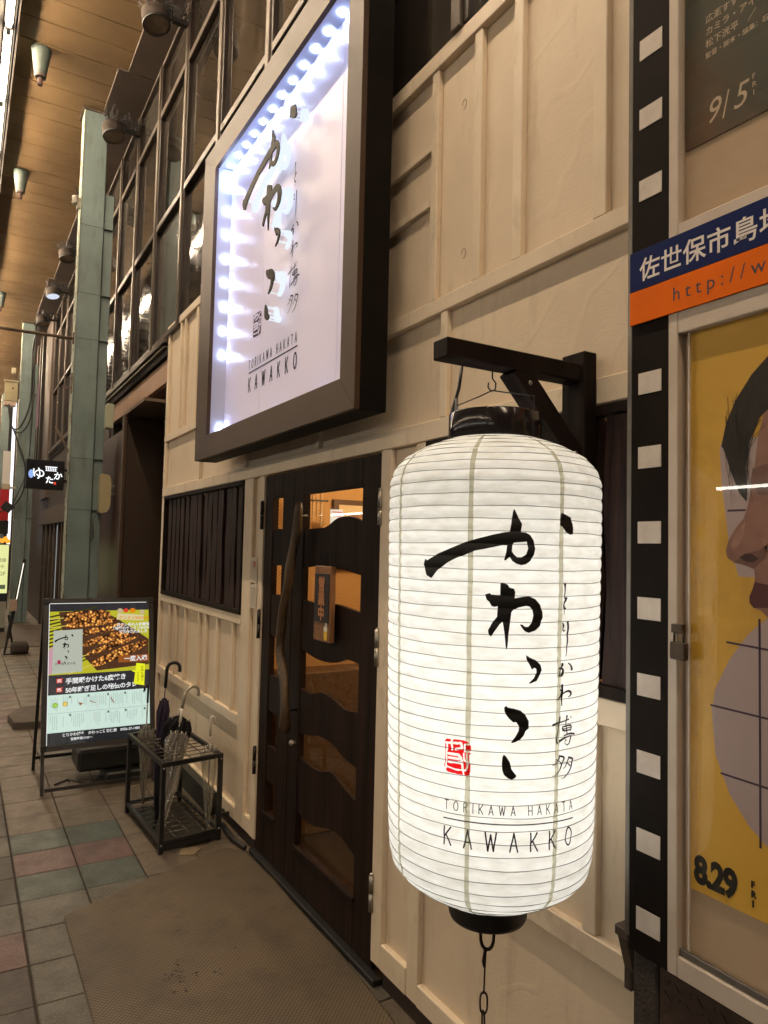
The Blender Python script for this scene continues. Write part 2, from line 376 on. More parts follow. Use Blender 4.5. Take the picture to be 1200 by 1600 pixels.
# brush lettering of the shop name, millimetres on the lantern skin (arc, height)
INK= [[(-162,1667),(-157,1681),(-152,1677),(-124,1693),(-88,1708),(-58,1721),(-28,1730),(0,1738),(25,1744),(35,1745),(38,1764),(41,1788),(43,1795),(45,1794),(52,1779),(61,1763),(59,1745),(70,1744),(79,1739),(87,1727),(91,1709),(88,1694),(80,1681),(70,1674),(60,1672),(50,1675),(41,1681),(36,1690),(32,1686),(26,1681),(24,1683),(28,1699),(30,1715),(20,1715),(3,1711),(-17,1706),(-37,1702),(-57,1693),(-78,1685),(-97,1675),(-114,1663),(-124,1656),(-136,1641),(-141,1637),(-153,1643),(-159,1658)],[(44,1721),(72,1724),(75,1709),(71,1696),(61,1689),(52,1689),(45,1695),(40,1702),(41,1714)],[(152,1788),(156,1791),(181,1781),(186,1766),(190,1744),(179,1742),(165,1750),(156,1760),(149,1763),(152,1769)],[(17,1631),(21,1633),(32,1629),(37,1622),(46,1620),(49,1612),(48,1599),(62,1602),(80,1604),(93,1598),(104,1586),(110,1571),(111,1558),(105,1539),(94,1529),(80,1524),(71,1527),(65,1534),(60,1542),(65,1542),(71,1537),(78,1537),(86,1546),(89,1562),(87,1574),(81,1581),(73,1583),(57,1579),(45,1573),(41,1568),(39,1547),(36,1524),(34,1494),(32,1486),(30,1494),(27,1523),(23,1547),(17,1542),(7,1527),(-1,1514),(-6,1517),(-8,1527),(0,1543),(11,1558),(12,1581),(5,1579),(-1,1581),(-6,1590),(-12,1595),(-15,1606),(-5,1609),(-2,1606),(17,1605)],[(74,1476),(83,1470),(97,1464),(108,1454),(111,1442),(107,1431),(99,1419),(84,1413),(82,1415),(93,1425),(99,1437),(98,1445),(94,1448),(88,1444),(81,1457),(76,1466)],[(29,1361),(33,1365),(37,1361),(50,1359),(64,1355),(75,1346),(83,1332),(84,1316),(77,1311),(72,1300),(65,1291),(54,1286),(47,1284),(45,1285),(54,1298),(61,1311),(62,1320),(55,1330),(49,1329),(41,1336),(34,1344),(30,1352)],[(27,1253),(30,1259),(35,1255),(43,1243),(47,1228),(58,1214),(56,1209),(49,1205),(41,1207),(31,1215),(27,1225),(26,1241)]]
SEAL= [(-101,1278),(-96,1282),(-60,1283),(-48,1281),(-41,1274),(-42,1215),(-45,1208),(-54,1206),(-93,1209),(-98,1212),(-97,1220),(-102,1219),(-100,1249),(-101,1268)]
SEALW= [[(-85,1285,5.3),(-84,1259,4.6)],[(-98,1273,6.1),(-63,1276,6.1),(-61,1266,6.1),(-76,1261,6.1)],[(-96,1272,4.6),(-98,1218,4.0)],[(-93,1250,6.1),(-69,1250,6.7),(-63,1244,6.7),(-60,1228,5.5),(-57,1208,3.7)],[(-92,1241,5.5),(-67,1241,5.5)],[(-92,1232,6.1),(-62,1233,6.1)],[(-95,1221,3.7),(-75,1217,3.7),(-52,1218,4.6),(-49,1225,4.6),(-49,1239,4.6)],[(-41,1276,4.0),(-55,1274,4.3),(-55,1259,4.3),(-41,1259,4.3)],[(-57,1254,3.7),(-56,1239,4.3),(-43,1236,4.3)],[(-50,1255,3.3),(-50,1239,3.7)],[(-43,1254,3.3),(-43,1236,3.7)]]
BRUSH= [[(168,1633,5.0),(167,1621,2.0),(167,1598,1.7)],[(173,1602,4.6),(168,1593,3.3),(164,1588,2.3),(165,1579,3.0),(171,1575,4.3)],[(167,1572,1.3),(166,1563,0.7)],[(163,1545,2.3),(165,1538,4.3),(163,1535,2.0),(163,1528,2.0),(167,1526,2.0),(170,1530,1.0)],[(178,1548,4.3),(178,1534,3.7),(177,1513,3.0),(176,1485,2.0),(173,1470,1.0)],[(164,1456,2.7),(164,1452,4.6),(161,1447,2.0),(157,1437,1.7),(155,1425,2.3)],[(153,1444,3.0),(160,1445,3.0),(166,1441,4.0),(166,1432,5.0),(161,1427,3.3),(157,1429,1.7)],[(181,1455,2.0),(188,1450,2.7),(192,1442,4.0),(192,1438,5.0)],[(165,1409,3.7),(165,1398,4.1),(164,1383,2.6),(164,1361,1.9)],[(158,1396,3.0),(165,1395,3.0),(161,1384,3.7),(154,1374,2.6)],[(163,1386,1.9),(174,1392,2.6),(185,1393,3.4),(191,1388,4.1),(190,1382,3.0),(184,1379,1.9)],[(160,1337,3.0),(158,1323,2.2),(154,1299,1.9),(153,1282,3.0),(155,1278,3.7)],[(141,1319,3.7),(153,1324,3.0),(170,1326,1.9),(187,1330,2.2)],[(181,1339,3.7),(178,1327,1.9),(180,1308,1.9),(182,1298,1.9)],[(192,1336,1.9),(193,1332,1.9)],[(168,1313,3.0),(169,1305,3.0),(191,1306,1.9)],[(168,1314,1.9),(188,1316,2.2),(196,1315,3.4),(192,1303,1.9)],[(168,1309,1.5),(192,1311,1.5)],[(173,1294,2.2),(191,1298,3.0),(208,1294,3.0)],[(159,1283,4.1),(173,1288,2.6),(198,1293,2.2),(194,1287,2.2),(187,1272,2.2),(176,1276,1.1),(175,1283,0.7)],[(178,1285,2.6),(180,1282,3.0)],[(162,1253,3.0),(160,1243,2.2),(152,1233,1.5),(144,1232,1.1)],[(162,1251,2.6),(176,1247,3.4),(172,1237,2.6),(163,1220,2.2),(153,1209,1.5),(144,1208,0.7)],[(152,1244,1.5),(160,1241,1.5),(168,1233,1.9)],[(190,1247,3.0),(186,1235,2.2),(180,1225,1.5),(172,1222,0.9)],[(188,1245,2.6),(204,1240,3.4),(201,1230,2.6),(190,1209,3.0),(176,1200,1.1),(170,1201,0.7)],[(186,1233,1.5),(195,1225,2.6)]]
# ================================================================ THE PLACE
CZ = 6.45; WX = 1.53
# ---------------------------------------------------------------- pavement
def tile_mat(name, c1, c2):
    return M(name, c1, c2, sc=7, rough=0.42, bump=0.7, bsc=130, r2=.62, bst=(1, 1, 1), det=8, speck=(170, (1, 1, 1), .50, .72, tuple(min(1, c*2.3) for c in c1)), chips=(3.2, (1, 1, 1), .56, .82, tuple(c*.42 for c in c2)))
T_TAN = tile_mat('tan granite tile', (0.115, 0.088, 0.060), (0.070, 0.054, 0.038))
T_GREY = tile_mat('grey granite tile', (0.085, 0.074, 0.055), (0.050, 0.044, 0.035))
T_GREEN = tile_mat('green granite tile', (0.058, 0.068, 0.052), (0.036, 0.044, 0.035))
T_PINK = tile_mat('pink granite tile', (0.110, 0.060, 0.052), (0.066, 0.038, 0.034))
T_DARK = tile_mat('dark brown granite tile', (0.042, 0.030, 0.022), (0.026, 0.020, 0.016))
GROUT = M('sandy grout', (0.020, 0.014, 0.010), (0.045, 0.034, 0.024), sc=20, rough=.9)
pav = MB().box(-1.9, 1.6, -3, 45, GZ-.10, GZ-.006).build('pavement', GROUT); prop(pav, kind='structure')
TS, TY = 0.3005, 0.297
X0 = 0.326; Y0 = 4.228
meshes = {}
def tile_mesh(mat, wd):
    k = (mat.name, wd)
    if k not in meshes:
        me_o = MB().box(-wd/2, wd/2, -TY/2+.003, TY/2-.003, -.03, 0, .003)
        me = bpy.data.meshes.new('tile'); me.from_pydata(me_o.v, [], me_o.f); me.materials.append(mat); meshes[k] = me
    return meshes[k]
n = 0
for j in range(-8, 27):
    for i in range(-4, 4):
        x0 = X0+i*TS
        y = Y0+j*TY
        wd = TS-.006
        if i == 3: wd = round(1.535-x0-.004, 3); 
        if i == -1 or i < -1: x0 -= .003
        rr = random.random()
        if i < 0: mt = T_DARK if rr < .62 else (T_GREY if rr < .8 else T_PINK)
        elif j in (-1, 1) and i < 2: mt = T_GREEN
        elif j == 0 and i < 2: mt = T_PINK
        elif j < -1: mt = T_GREY if rr < .85 else T_TAN
        else: mt = T_TAN if rr < .72 else (T_GREY if rr < .9 else T_PINK)
        if i == -1 and j == 1: mt = T_GREY
        o = bpy.data.objects.new('tile', tile_mesh(mt, round(wd, 3))); C.objects.link(o); o.parent = pav
        o.location = (x0+wd/2+.003, y+TY/2, GZ+random.uniform(-.0016, .0012))
        o.rotation_euler = (random.uniform(-.003, .003), random.uniform(-.003, .003), 0); n += 1
f = MB()
for j in range(27, 110):
    for i in range(-4, 4):
        x0 = X0+i*TS; wd = TS-.006 if i < 3 else 1.535-x0-.004
        f.box(x0+.003, x0+.003+wd, Y0+j*TY+.003, Y0+(j+1)*TY-.003, GZ-.03, GZ+random.uniform(-.0015, .001))
o = f.build('distant_tiles', T_TAN, pav, kind='stuff')
road = MB().box(-30, -1.9, -25, 60, GZ-.2, GZ-.12).build('road', M('wet asphalt', (0.035, 0.034, 0.033), (0.05, 0.048, 0.045), sc=3, rough=.45, bump=.4, bsc=80)); prop(road, kind='structure')
kerb = MB().box(-2.05, -1.905, -25, 60, GZ-.2, GZ, .01).build('kerb', M('grey kerb stone', (.2, .19, .17), (.14, .13, .12), sc=5, rough=.7)); prop(kerb, kind='structure')
grd = MB().box(-60, 60, -60, 120, GZ-.35, GZ-.21).build('ground', M('bare ground', (.04, .036, .03), rough=.9)); prop(grd, kind='structure')
# ---------------------------------------------------------------- arcade ceiling
ceil = MB().box(0.235, 1.6, -4, 45, CZ+.02, CZ+.06).build('arcade_ceiling', GAP); prop(ceil, kind='structure')
pw = 0.331
k = 0
me0 = None
pl = MB().box(0, 1.03, .005, pw-.005, 0, .016, .004)
pm = bpy.data.meshes.new('ceiling_plank'); pm.from_pydata(pl.v, [], pl.f); pm.materials.append(CEIL)
for j in range(-18, 38):
    y = 7.064+j*pw
    o = bpy.data.objects.new('ceiling_plank', pm); C.objects.link(o); o.parent = ceil
    o.location = (.235, y, CZ+random.uniform(-.002, .002)); o.rotation_euler = (random.uniform(-.002, .002), 0, 0)
f = MB()
for j in range(38, 110): f.box(.235, 1.26, 7.064+j*pw+.005, 7.064+(j+1)*pw-.005, CZ, CZ+.016)
f.build('distant_planks', CEIL, ceil, kind='stuff')
for (y0, y1, xa) in ((-4, 3.2, 1.235), (3.2, 7.34, 1.235), (7.34, 9.6, 1.14), (9.6, 14.0, 1.235), (14.0, 18.5, 1.16), (18.5, 30, 1.235), (30, 45, 1.2)):
    MB().box(xa, 1.60, y0+.003, y1-.003, CZ-.03, CZ-.006, .003).build('soffit_panel', SOFFIT, ceil)
MB().box(.236, .246, -4, 45, CZ-.082, CZ+.02).build('ceiling_edge_trim', M('dull trim metal', (.03, .027, .024), rough=.8, spec=.05), ceil)  # lip shaped to hang low and shield the planks from tube light
# tall translucent arcade roof over the street, beyond the strip of tubes
roof = MB()
for j in range(-6, 40): roof.box(-8.6, .0, j*1.2-.04, j*1.2+.04, 8.2, 8.34)
for i in range(0, 9): roof.box(-8.6+i*1.07, -8.52+i*1.07, -7, 47, 8.18, 8.33)
rf = roof.build('arcade_roof', M('grey roof beams', (.22, .21, .19), rough=.6)); prop(rf, kind='structure')
MB().box(-8.6, .0, -7, 47, 8.36, 8.40).build('roof_sheet', M('frosted roof sheet', (.55, .52, .46), rough=.5), rf)
MB().box(-.02, .04, -7, 47, 6.5, 8.4).build('roof_upstand', M('roof upstand', (.3, .27, .23), rough=.6), rf)
# tubes
TUBE = EM('lit fluorescent tube', TUBE_C, TUBE_L)
def tube_fix():
    t = thing('ceiling_light', (.165, 0, 6.40))
    MB().tube([(.165, -.58, 6.345), (.165, .58, 6.345)], .019, 10).build('tube', TUBE, t)
    MB().box(.13, .20, -.61, .61, 6.372, 6.401, .008).build('housing', WHITE, t)
    for s_ in (-1, 1): MB().box(.145, .185, s_*.585-.012, s_*.585+.012, 6.32, 6.37, .004).build('socket', WHITE, t)
    return t
proto = tube_fix(); proto.location = (.165, -2.4, 6.40)
first = True
for i in range(0, 30):
    y = -3.6+i*1.27
    if first: o = proto; o.location = (.165, y, 6.40); first = False
    else: o = copy_thing(proto, (.165, y, 6.40))
    o['label'] = 'lit white tube light in the continuous row along the edge of the tan ceiling'; o['category'] = 'tube light'
    o['group'] = 'tube lights along the ceiling edge'
rail = MB().box(.05, .22, -4.3, 34.5, 6.402, 6.47).build('light_trough', M('trough grey', (.04, .038, .036), rough=.8, spec=.05), ceil)
far_tube = EM('far side tube', TUBE_C, TUBE_L*.40)
ft0 = thing('ceiling_light', (-8.2, 0, 5.9)); MB().tube([(-8.2, -2.3, 5.9), (-8.2, 2.3, 5.9)], .019, 8).build('tube', far_tube, ft0); MB().box(-8.26, -8.14, -2.35, 2.35, 5.93, 5.98, .008).build('housing', WHITE, ft0)
for i in range(8):
    o = ft0 if i == 0 else copy_thing(ft0, (-8.2, 0, 5.9)); o.location = (-8.2, -4+i*4.75, 5.9)
    o['label'] = 'lit tube light along the far side of the arcade roof, out of the picture'; o['category'] = 'tube light'; o['group'] = 'tube lights on the far side'
# hanging mint cones
def cone(y, label):
    t = thing('ceiling_cone', (.46, y, CZ-.002), label, 'ceiling fitting', 'mint cones hanging from the ceiling')
    MB().lathe([(.088, 0), (.092, -.01), (.088, -.03), (.050, -.27), (.047, -.285), (.0, -.285)], (.46, y, CZ-.002), 24, capa=True).build('cone', M('chalky mint metal', (.075, .098, .085), (.05, .066, .056), sc=9, rough=.6, bump=.2, bsc=40), t)
    MB().lathe([(.024, -.28), (.024, -.36), (.017, -.362), (.017, -.35)], (.46, y, CZ-.002), 14).build('pipe', M('rusty brown pipe', (.13, .07, .06), (.09, .05, .04), sc=30, rough=.6), t)
    MB().lathe([(.051, -.268), (.054, -.275), (.051, -.285)], (.46, y, CZ-.002), 24).build('rim', M('rusty brown pipe', (0, 0, 0)), t)
cone(7.49, 'mint green cone with brown pipe end on the ceiling, nearest the camera')
cone(10.16, 'middle one of the mint green cones on the ceiling, just left of the tall column')
cone(15.42, 'farthest mint green cone on the ceiling, cut by the left picture edge')
# ---------------------------------------------------------------- upper window wall over the shops
up = thing('upper_window_wall', (WX, 9, 3.55), 'grid of dirty brown windows above the shopfronts up to the ceiling', 'window wall')
def pane_mat():
    m = M('dirty window glass', (0.014, 0.012, 0.010), (0.080, 0.064, 0.048), sc=2.2, rough=0.035, st=(1, 1.6, .5), r2=.10, spec=.9, det=8, thr=(.42, .8))
    return m
PANE = pane_mat()
PANE2 = M('hazed brown window glass', (0.042, 0.038, 0.032), (0.095, 0.082, 0.066), sc=3, rough=0.07, st=(1, 3, .4), spec=.7, thr=(.35, .8), r2=.16)
rows = [(3.60, 4.72), (4.78, 5.86), (5.92, 6.40)]
ys = [-.9+i*1.0 for i in range(0, 18)]
for i, y in enumerate(ys):
    if y < 16.5:
        zb = 3.55 if y > 6 else 3.638
        MB().box(WX-.035, WX+.05, y-.028, y+.028, zb, 6.42, .004).build('mullion', MULL, up)
        MB().box(WX-.02, WX+.05, y-.062, y-.031, zb+.01, 6.42, .002).build('mullion_seal', DARKM, up)
for i, y in enumerate(ys[:-1]):
    y1 = ys[i+1]
    for r, (z0, z1) in enumerate(rows):
        if y1 < 2.7 and r == 0: pass
        rot = random.uniform(-.004, .004)
        o = MB().box(WX+.012, WX+.020, y+.03, y1-.063, z0+.02, z1-.02).build('pane', PANE if random.random() < .75 else PANE2, up, origin=(WX+.016, (y+y1)/2, (z0+z1)/2))
        o.rotation_euler = (0, random.uniform(-.004, .004), rot)
    for zt in ((4.72, 5.86, 3.555, 6.40) if y > 6 else (4.72, 5.86, 6.40)):
        MB().box(WX-.028, WX+.045, y+.030, y1-.064, zt, zt+(.06 if zt not in (3.555, 6.40) else .05), .004).build('transom', MULL, up)
MB().box(WX+.052, WX+.09, -1.9, 17.2, 3.5, 6.5).build('backing', DARK, up)
for sy in (16.2,): MB().box(1.46, 1.60, sy+.02, sy+1.2, 2.6, 6.42, .01).build('end_pilaster', SOFFIT, up)
# sill beams
MB().box(WX-.05, WX+.05, 6.45, 16.2, 3.50, 3.552, .006).build('sill', MULL, up)
MB().box(WX-.01, WX+.09, 6.45, 16.2, 3.40, 3.498, .004).build('sill_beam', DARKM, up)
MB().box(WX-.045, WX-.012, 6.45, 16.2, 3.455, 3.47, .002).build('drip_edge', MULL, up)
# ---------------------------------------------------------------- restaurant front
W0 = 1.516
rest = thing('restaurant_front', (1.55, 4, GZ), 'cream timber framed restaurant wall with black slatted windows and double door', 'shopfront')
for (y0, y1, z0, z1) in ((.85, 6.42, 2.115, 3.60), (6.322, 6.42, .03, 2.113), (4.29, 6.32, .03, 1.272), (3.952, 4.288, .03, 2.113), (2.25, 2.598, .03, 2.113), (.85, 2.248, .03, 1.31), (.85, 1.25, 1.312, 2.113)):
    MB().box(1.54, 1.60, y0, y1, z0, z1).build('plaster_panel', CREAM, rest)
def rail_(y0, y1, z0, z1, x=W0-.003): boxo('rail', CREAMW, rest, x, 1.541, y0, y1, z0, z1)
def batt(yc, z0, z1, wd=.042, x=W0): boxo('batten', CREAMW, rest, x, 1.541, yc-wd/2, yc+wd/2, z0, z1)
for seg in ((.85, 2.43), (2.432, 6.44)): rail_(*seg, 3.568, 3.634, W0-.006)
rail_(.85, 6.42, 2.595, 2.653); rail_(.85, 6.42, 2.117, 2.192)
for yc in (5.995, 5.865, 5.51, 5.15, 4.8, 4.4, 3.9, 3.4, 2.95, 2.25, 1.98, 1.765): batt(yc, 2.655, 3.566, .045)
batt(1.41, 2.655, 3.566, .05)
rail_(2.274, 2.926, 3.262, 3.292, W0+.003); rail_(2.274, 2.926, 3.04, 3.07, W0+.003)
for yc in (5.33, 4.32, 3.25, 2.165): batt(yc, 2.194, 2.593)
batt(6.395, .03, 2.115, .06); batt(6.395, 2.194, 2.593, .06); batt(6.395, 2.655, 3.566, .06)
batt(4.215, .03, 2.115, .15, W0); batt(3.992, .03, 2.115, .075, W0)
batt(2.56, .03, 2.115, .078, W0-.002); batt(2.295, .03, 2.115, .075, W0)
rail_(4.292, 6.363, 1.215, 1.272); rail_(4.292, 6.363, .60, .662); rail_(4.292, 6.363, .03, .105); rail_(4.032, 4.138, .03, .12, W0+.002)
for yc in (6.05, 5.85, 5.57, 5.20, 5.03, 4.77, 4.45): batt(yc, .664, 1.213, .035)
rail_(.85, 2.256, 1.238, 1.312); rail_(.85, 2.256, .605, .672); rail_(2.334, 2.519, .03, .13); rail_(.85, 2.256, .03, .11)
batt(1.43, .674, 1.236, .05); batt(1.86, .674, 1.236, .05)
boxo('end_return', CREAMW, rest, 1.543, 1.95, 6.422, 6.44, GZ, 3.45, .002)
boxo('kick_board', DARK, rest, 1.525, 1.60, .85, 2.52, GZ, .027)
boxo('kick_board', DARK, rest, 1.525, 1.60, 3.96, 6.42, GZ, .027)
boxo('kick_board', M('grey green kick board', (.020, .023, .018), rough=.5), rest, 1.455, 1.512, 4.62, 6.30, GZ, .10)
boxo('threshold', BLACKM, rest, 1.49, 1.62, 2.53, 3.955, GZ, -.012)
for (y, z) in ((2.09, 3.36), (2.08, 2.79)):   # round filler marks left in the paint
    MB().tube([(1.5395, y+.012*math.cos(a*R(36)), z+.018*math.sin(a*R(36))) for a in range(9)], .0014, 5).build('paint_ring', M('brown stain', (.3, .2, .12), rough=.7), rest)
# slats
def slat(par, y0, y1, z0, z1, x, amp=.006, mat=SLATW):
    nz = 9; L_, R_ = [], []; ph = random.random()*6
    for i in range(nz+1):
        z = z0+(z1-z0)*i/nz
        L_.append((y0+amp*math.sin(ph+i*1.1)+random.uniform(-.002, .002), z)); R_.append((y1+amp*math.sin(ph*2+i*.9)+random.uniform(-.002, .002), z))
    MB().prism(L_+R_[::-1], x, x+.018+random.uniform(0, .006)).build('slat', mat, par)
INNER = M('inner black slat', (.006, .004, .004), rough=.7, spec=.1)  # second slat layer, added behind so the gaps read dark
def slat_window(y0, y1, z0, z1, cuts):
    t = MB().box(1.505, 1.555, y0, y1, z1-.03, z1, .003).box(1.505, 1.555, y0, y1, z0, z0+.032, .003).box(1.507, 1.555, y0, y0+.022, z0+.033, z1-.031, .003).box(1.507, 1.555, y1-.022, y1, z0+.033, z1-.031, .003)
    w_ = t.build('slatted_window', BLACKW, rest)
    rr = random.Random(int(y1*100)); y = y0+.03; k = 0
    while y < y1-.05:
        wd = rr.uniform(.07, .115); e = min(y+wd, y1-.024)
        slat(w_, y, e, z0+.034, z1-.032, 1.522+rr.choice((0, .004, .009)), .007); y = e+rr.choice((.018, .03, .045, .06))
    y = y0+.02
    while y < y1-.04:
        e = min(y+rr.uniform(.10, .17), y1-.022); slat(w_, y, e, z0+.034, z1-.032, 1.575, .008, INNER); y = e+rr.choice((.0, .0, .004, .016, .030))
    if y1 > 5:
        for yy in (4.565, 4.80, 5.13): slat(w_, yy, yy+.022, z0+.034, z1-.032, 1.548, .004, M('orange glow slat', (.30, .13, .045), (.2, .085, .03), sc=12, rough=.6))  # orange colour stands in for the lit room glimpsed between slats
    return w_
slat_window(4.292, 6.318, 1.274, 2.113, [4.315, 4.49, 4.66, 4.86, 5.01, 5.21, 5.36, 5.53, 5.72, 5.90, 6.11, 6.296])
slat_window(1.255, 2.255, 1.314, 2.113, [1.28, 1.44, 1.62, 1.76, 1.95, 2.09, 2.233])
# ---- door leaves
def board(par, y0, y1, top, bot, x=1.530):
    m = len(top); P = [(y0+(y1-y0)*i/(m-1), top[i]) for i in range(m)]; Q = [(y0+(y1-y0)*i/(m-1), bot[i]) for i in range(m)]
    def sm(A):
        B = []
        for i in range(len(A)-1):
            for t in (0, .25, .5, .75):
                p0, p1, p2, p3 = A[max(i-1, 0)], A[i], A[i+1], A[min(i+2, len(A)-1)]
                z = .5*((2*p1[1])+(-p0[1]+p2[1])*t+(2*p0[1]-5*p1[1]+4*p2[1]-p3[1])*t*t+(-p0[1]+3*p1[1]-3*p2[1]+p3[1])*t**3)
                B.append((p1[0]+(p2[0]-p1[0])*t, z))
        return B+[A[-1]]
    MB().prism(sm(P)+sm(Q)[::-1], x, x+.02).build('cross_board', DOORW, par)
def hinge(par, y, z0, z1, mat, side=0):
    MB().tube([(1.510, y, z0), (1.510, y, (z0+z1)/2-.001)], .011, 12).tube([(1.510, y, (z0+z1)/2+.001), (1.510, y, z1)], .011, 12).tube([(1.510, y, z1), (1.510, y, z1+.008)], [.011, .005], 12).build('hinge', mat, par)
DG = GL('clear door glass', (.93, .90, .84), .015)
DX0, DX1 = 1.524, 1.560
def leaf(y0, y1, o0, o1, zb, rails):
    f = MB().box(DX0, DX1, y0, o0, -.01, 2.108, .003).box(DX0, DX1, o1, y1, -.01, 2.108, .003)
    f.box(DX0, DX1, o0+.0005, o1-.0005, 1.975, 2.108, .003).box(DX0, DX1, o0+.0005, o1-.0005, -.01, zb, .003)
    d = f.build('door_leaf', DOORW, rest)
    d['label'] = rails
    MB().box(1.5525, 1.5565, o0+.002, o1-.002, zb+.002, 1.973).build('pane', DG, d)
    boxo('bead', BLACKW, d, 1.518, 1.5235, o0-.012, o1+.012, 1.973, 1.985, .002); boxo('bead', BLACKW, d, 1.512, 1.5235, o0-.012, o1+.012, zb-.012, zb+.004, .002)
    return d
rl = leaf(2.604, 3.524, 2.775, 3.398, .20, 'wide door leaf with wavy cross boards and driftwood handle')
ll = leaf(3.530, 3.946, 3.682, 3.828, .23, 'narrow fixed door leaf at the left')
q = lambda *a: list(a)
board(rl, 2.777, 3.396, q(1.823, 1.846, 1.842, 1.802, 1.797, 1.795), q(1.583, 1.597, 1.604, 1.600, 1.607, 1.597))
board(rl, 2.777, 3.396, q(1.418, 1.428, 1.437, 1.43, 1.426, 1.432), q(1.195, 1.198, 1.165, 1.155, 1.162, 1.182))
board(rl, 2.777, 3.396, q(.985, .972, .995, 1.005, .975, .98), q(.747, .760, .792, .796, .775, .757))
board(rl, 2.777, 3.396, q(.603, .628, .66, .632, .628, .636), q(.372, .405, .402, .372, .352, .368))
for z0, z1 in ((1.797, 1.600), (1.430, 1.203), (.982, .786), (.590, .402)):
    board(ll, 3.684, 3.826, q(z0, z0+.004, z0), q(z1, z1-.003, z1+.002))
for a, b in ((1.80, 1.95), (1.215, 1.365), (.225, .37)): hinge(rl, 2.594, a, b, STEEL)
for a, b in ((1.80, 1.96), (1.17, 1.33), (.40, .55)): hinge(ll, 3.962, a, b, DARKM)
# driftwood handle
hp = [(3.335, 1.925), (3.348, 1.88), (3.37, 1.80), (3.392, 1.70), (3.41, 1.60), (3.435, 1.50), (3.475, 1.40), (3.515, 1.30), (3.545, 1.22), (3.545, 1.15), (3.50, 1.08), (3.45, 1.01), (3.425, .93), (3.425, .85), (3.43, .79), (3.432, .755)]
hr = [.016, .022, .025, .022, .027, .023, .022, .026, .025, .023, .026, .022, .021, .026, .031, .019]
DRIFT = M('driftwood', (0.050, 0.030, 0.014), (0.095, 0.058, 0.028), sc=14, rough=0.42, bump=.7, bsc=30, st=(4, 4, .4))
b = MB().tube([(1.466+.008*math.sin(i*.9), y+.006*math.sin(i*2.3), z) for i, (y, z) in enumerate(hp)], hr, 14)
b.build('driftwood_handle', DRIFT, rl)
MB().tube([(1.462, 3.36, 1.86), (1.525, 3.36, 1.86)], .008, 8).tube([(1.462, 3.43, .87), (1.525, 3.43, .87)], .008, 8).build('handle_fixing', BLACKM, rl)
MB().lathe([(.0, .03), (.014, .028), (.017, .018), (.012, .008), (.012, .0)], (1.524, 3.43, .70), 16, rot=Matrix.Rotation(R(-90), 3, 'Y')).build('lock_knob', STEEL, rl)
# scratched shop name on the first board
Flat().strokes([[(a*.14, b_*.14, c*.05) for a, b_, c in s] for s in BRUSH[5:8]], .004).build('carved_mark', M('worn groove', (.06, .045, .04), rough=.8), rl, plane_fn((1.5295, 3.13, 1.70), (0, -1, 0), (0, 0, 1)))
# ---- rooms behind the glass
def lattice():
    m, nt, out = nodes('warm lattice wallpaper'); N = nt.nodes.new; L = nt.links.new
    p = N('ShaderNodeBsdfPrincipled'); L(p.outputs[0], out.inputs[0]); p.inputs['Roughness'].default_value = .7
    g = N('ShaderNodeNewGeometry'); cols = []
    for a in (45, -45):
        mp = N('ShaderNodeMapping'); mp.inputs['Rotation'].default_value = (0, R(a), 0); L(g.outputs['Position'], mp.inputs[0])
        w_ = N('ShaderNodeTexWave'); w_.bands_direction = 'X'; w_.inputs['Scale'].default_value = 20; L(mp.outputs[0], w_.inputs[0]); cols.append(w_)
    mx = N('ShaderNodeMath'); mx.operation = 'MAXIMUM'; L(cols[0].outputs[1], mx.inputs[0]); L(cols[1].outputs[1], mx.inputs[1])
    cr = N('ShaderNodeValToRGB'); cr.color_ramp.elements[0].position = .75; cr.color_ramp.elements[1].position = .98
    cr.color_ramp.elements[0].color = (.62, .38, .15, 1); cr.color_ramp.elements[1].color = (.40, .20, .06, 1)
    L(mx.outputs[0], cr.inputs[0]); L(cr.outputs[0], p.inputs[0]); return m
LAT = lattice()
room = MB().box(1.603, 4.2, 4.22, 4.27, GZ, 2.6).build('interior_wall', LAT); prop(room, kind='structure')
MB().box(1.603, 4.2, .6, 6.6, 2.6, 2.65).build('interior_ceiling', M('interior ceiling', (.4, .33, .24), rough=.8), room)
MB().box(4.2, 4.25, .6, 6.6, GZ, 2.65).box(1.65, 4.2, .6, .65, GZ, 2.6).box(1.65, 4.2, 6.55, 6.6, GZ, 2.6).build('back_wall', M('interior plaster', (.45, .28, .13), rough=.8), room)
MB().box(1.603, 4.2, .6, 6.6, GZ-.003, GZ+.02).build('interior_floor', M('dark interior floor', (.05, .03, .02), (.03, .02, .015), sc=4, rough=.5), room)
MB().box(1.66, 2.5, 3.98, 4.18, GZ+.02, .95, .01).build('low_screen', M('woven brown screen', (.16, .09, .04), (.09, .05, .02), sc=40, rough=.7), room)
pf = thing('framed_picture', (2.3, 4.215, 1.6), 'framed picture with a round print on the warm wall behind the door glass', 'picture')
boxo('frame', M('dark picture wood', (.10, .05, .02), rough=.4), pf, 2.09, 2.56, 4.190, 4.219, 1.56, 2.02)
boxo('mount', M('cream mount', (.75, .6, .36), rough=.7), pf, 2.125, 2.525, 4.183, 4.1895, 1.595, 1.985, .001)
boxo('print_panel', M('rust print', (.30, .13, .05), rough=.7), pf, 2.19, 2.46, 4.178, 4.1825, 1.66, 1.93, .001)
Flat().poly([(.085*math.cos(a*R(15)), .085*math.sin(a*R(15))) for a in range(24)]).build('round_print', M('ochre disc', (.62, .36, .14), rough=.7), pf, plane_fn((2.31, 4.176, 1.82), (1, 0, 0), (0, 0, 1)))
ms = thing('lit_menu_card', (2.07, 4.05, 1.82), 'small lit white card with red lettering hanging behind the door glass', 'sign')
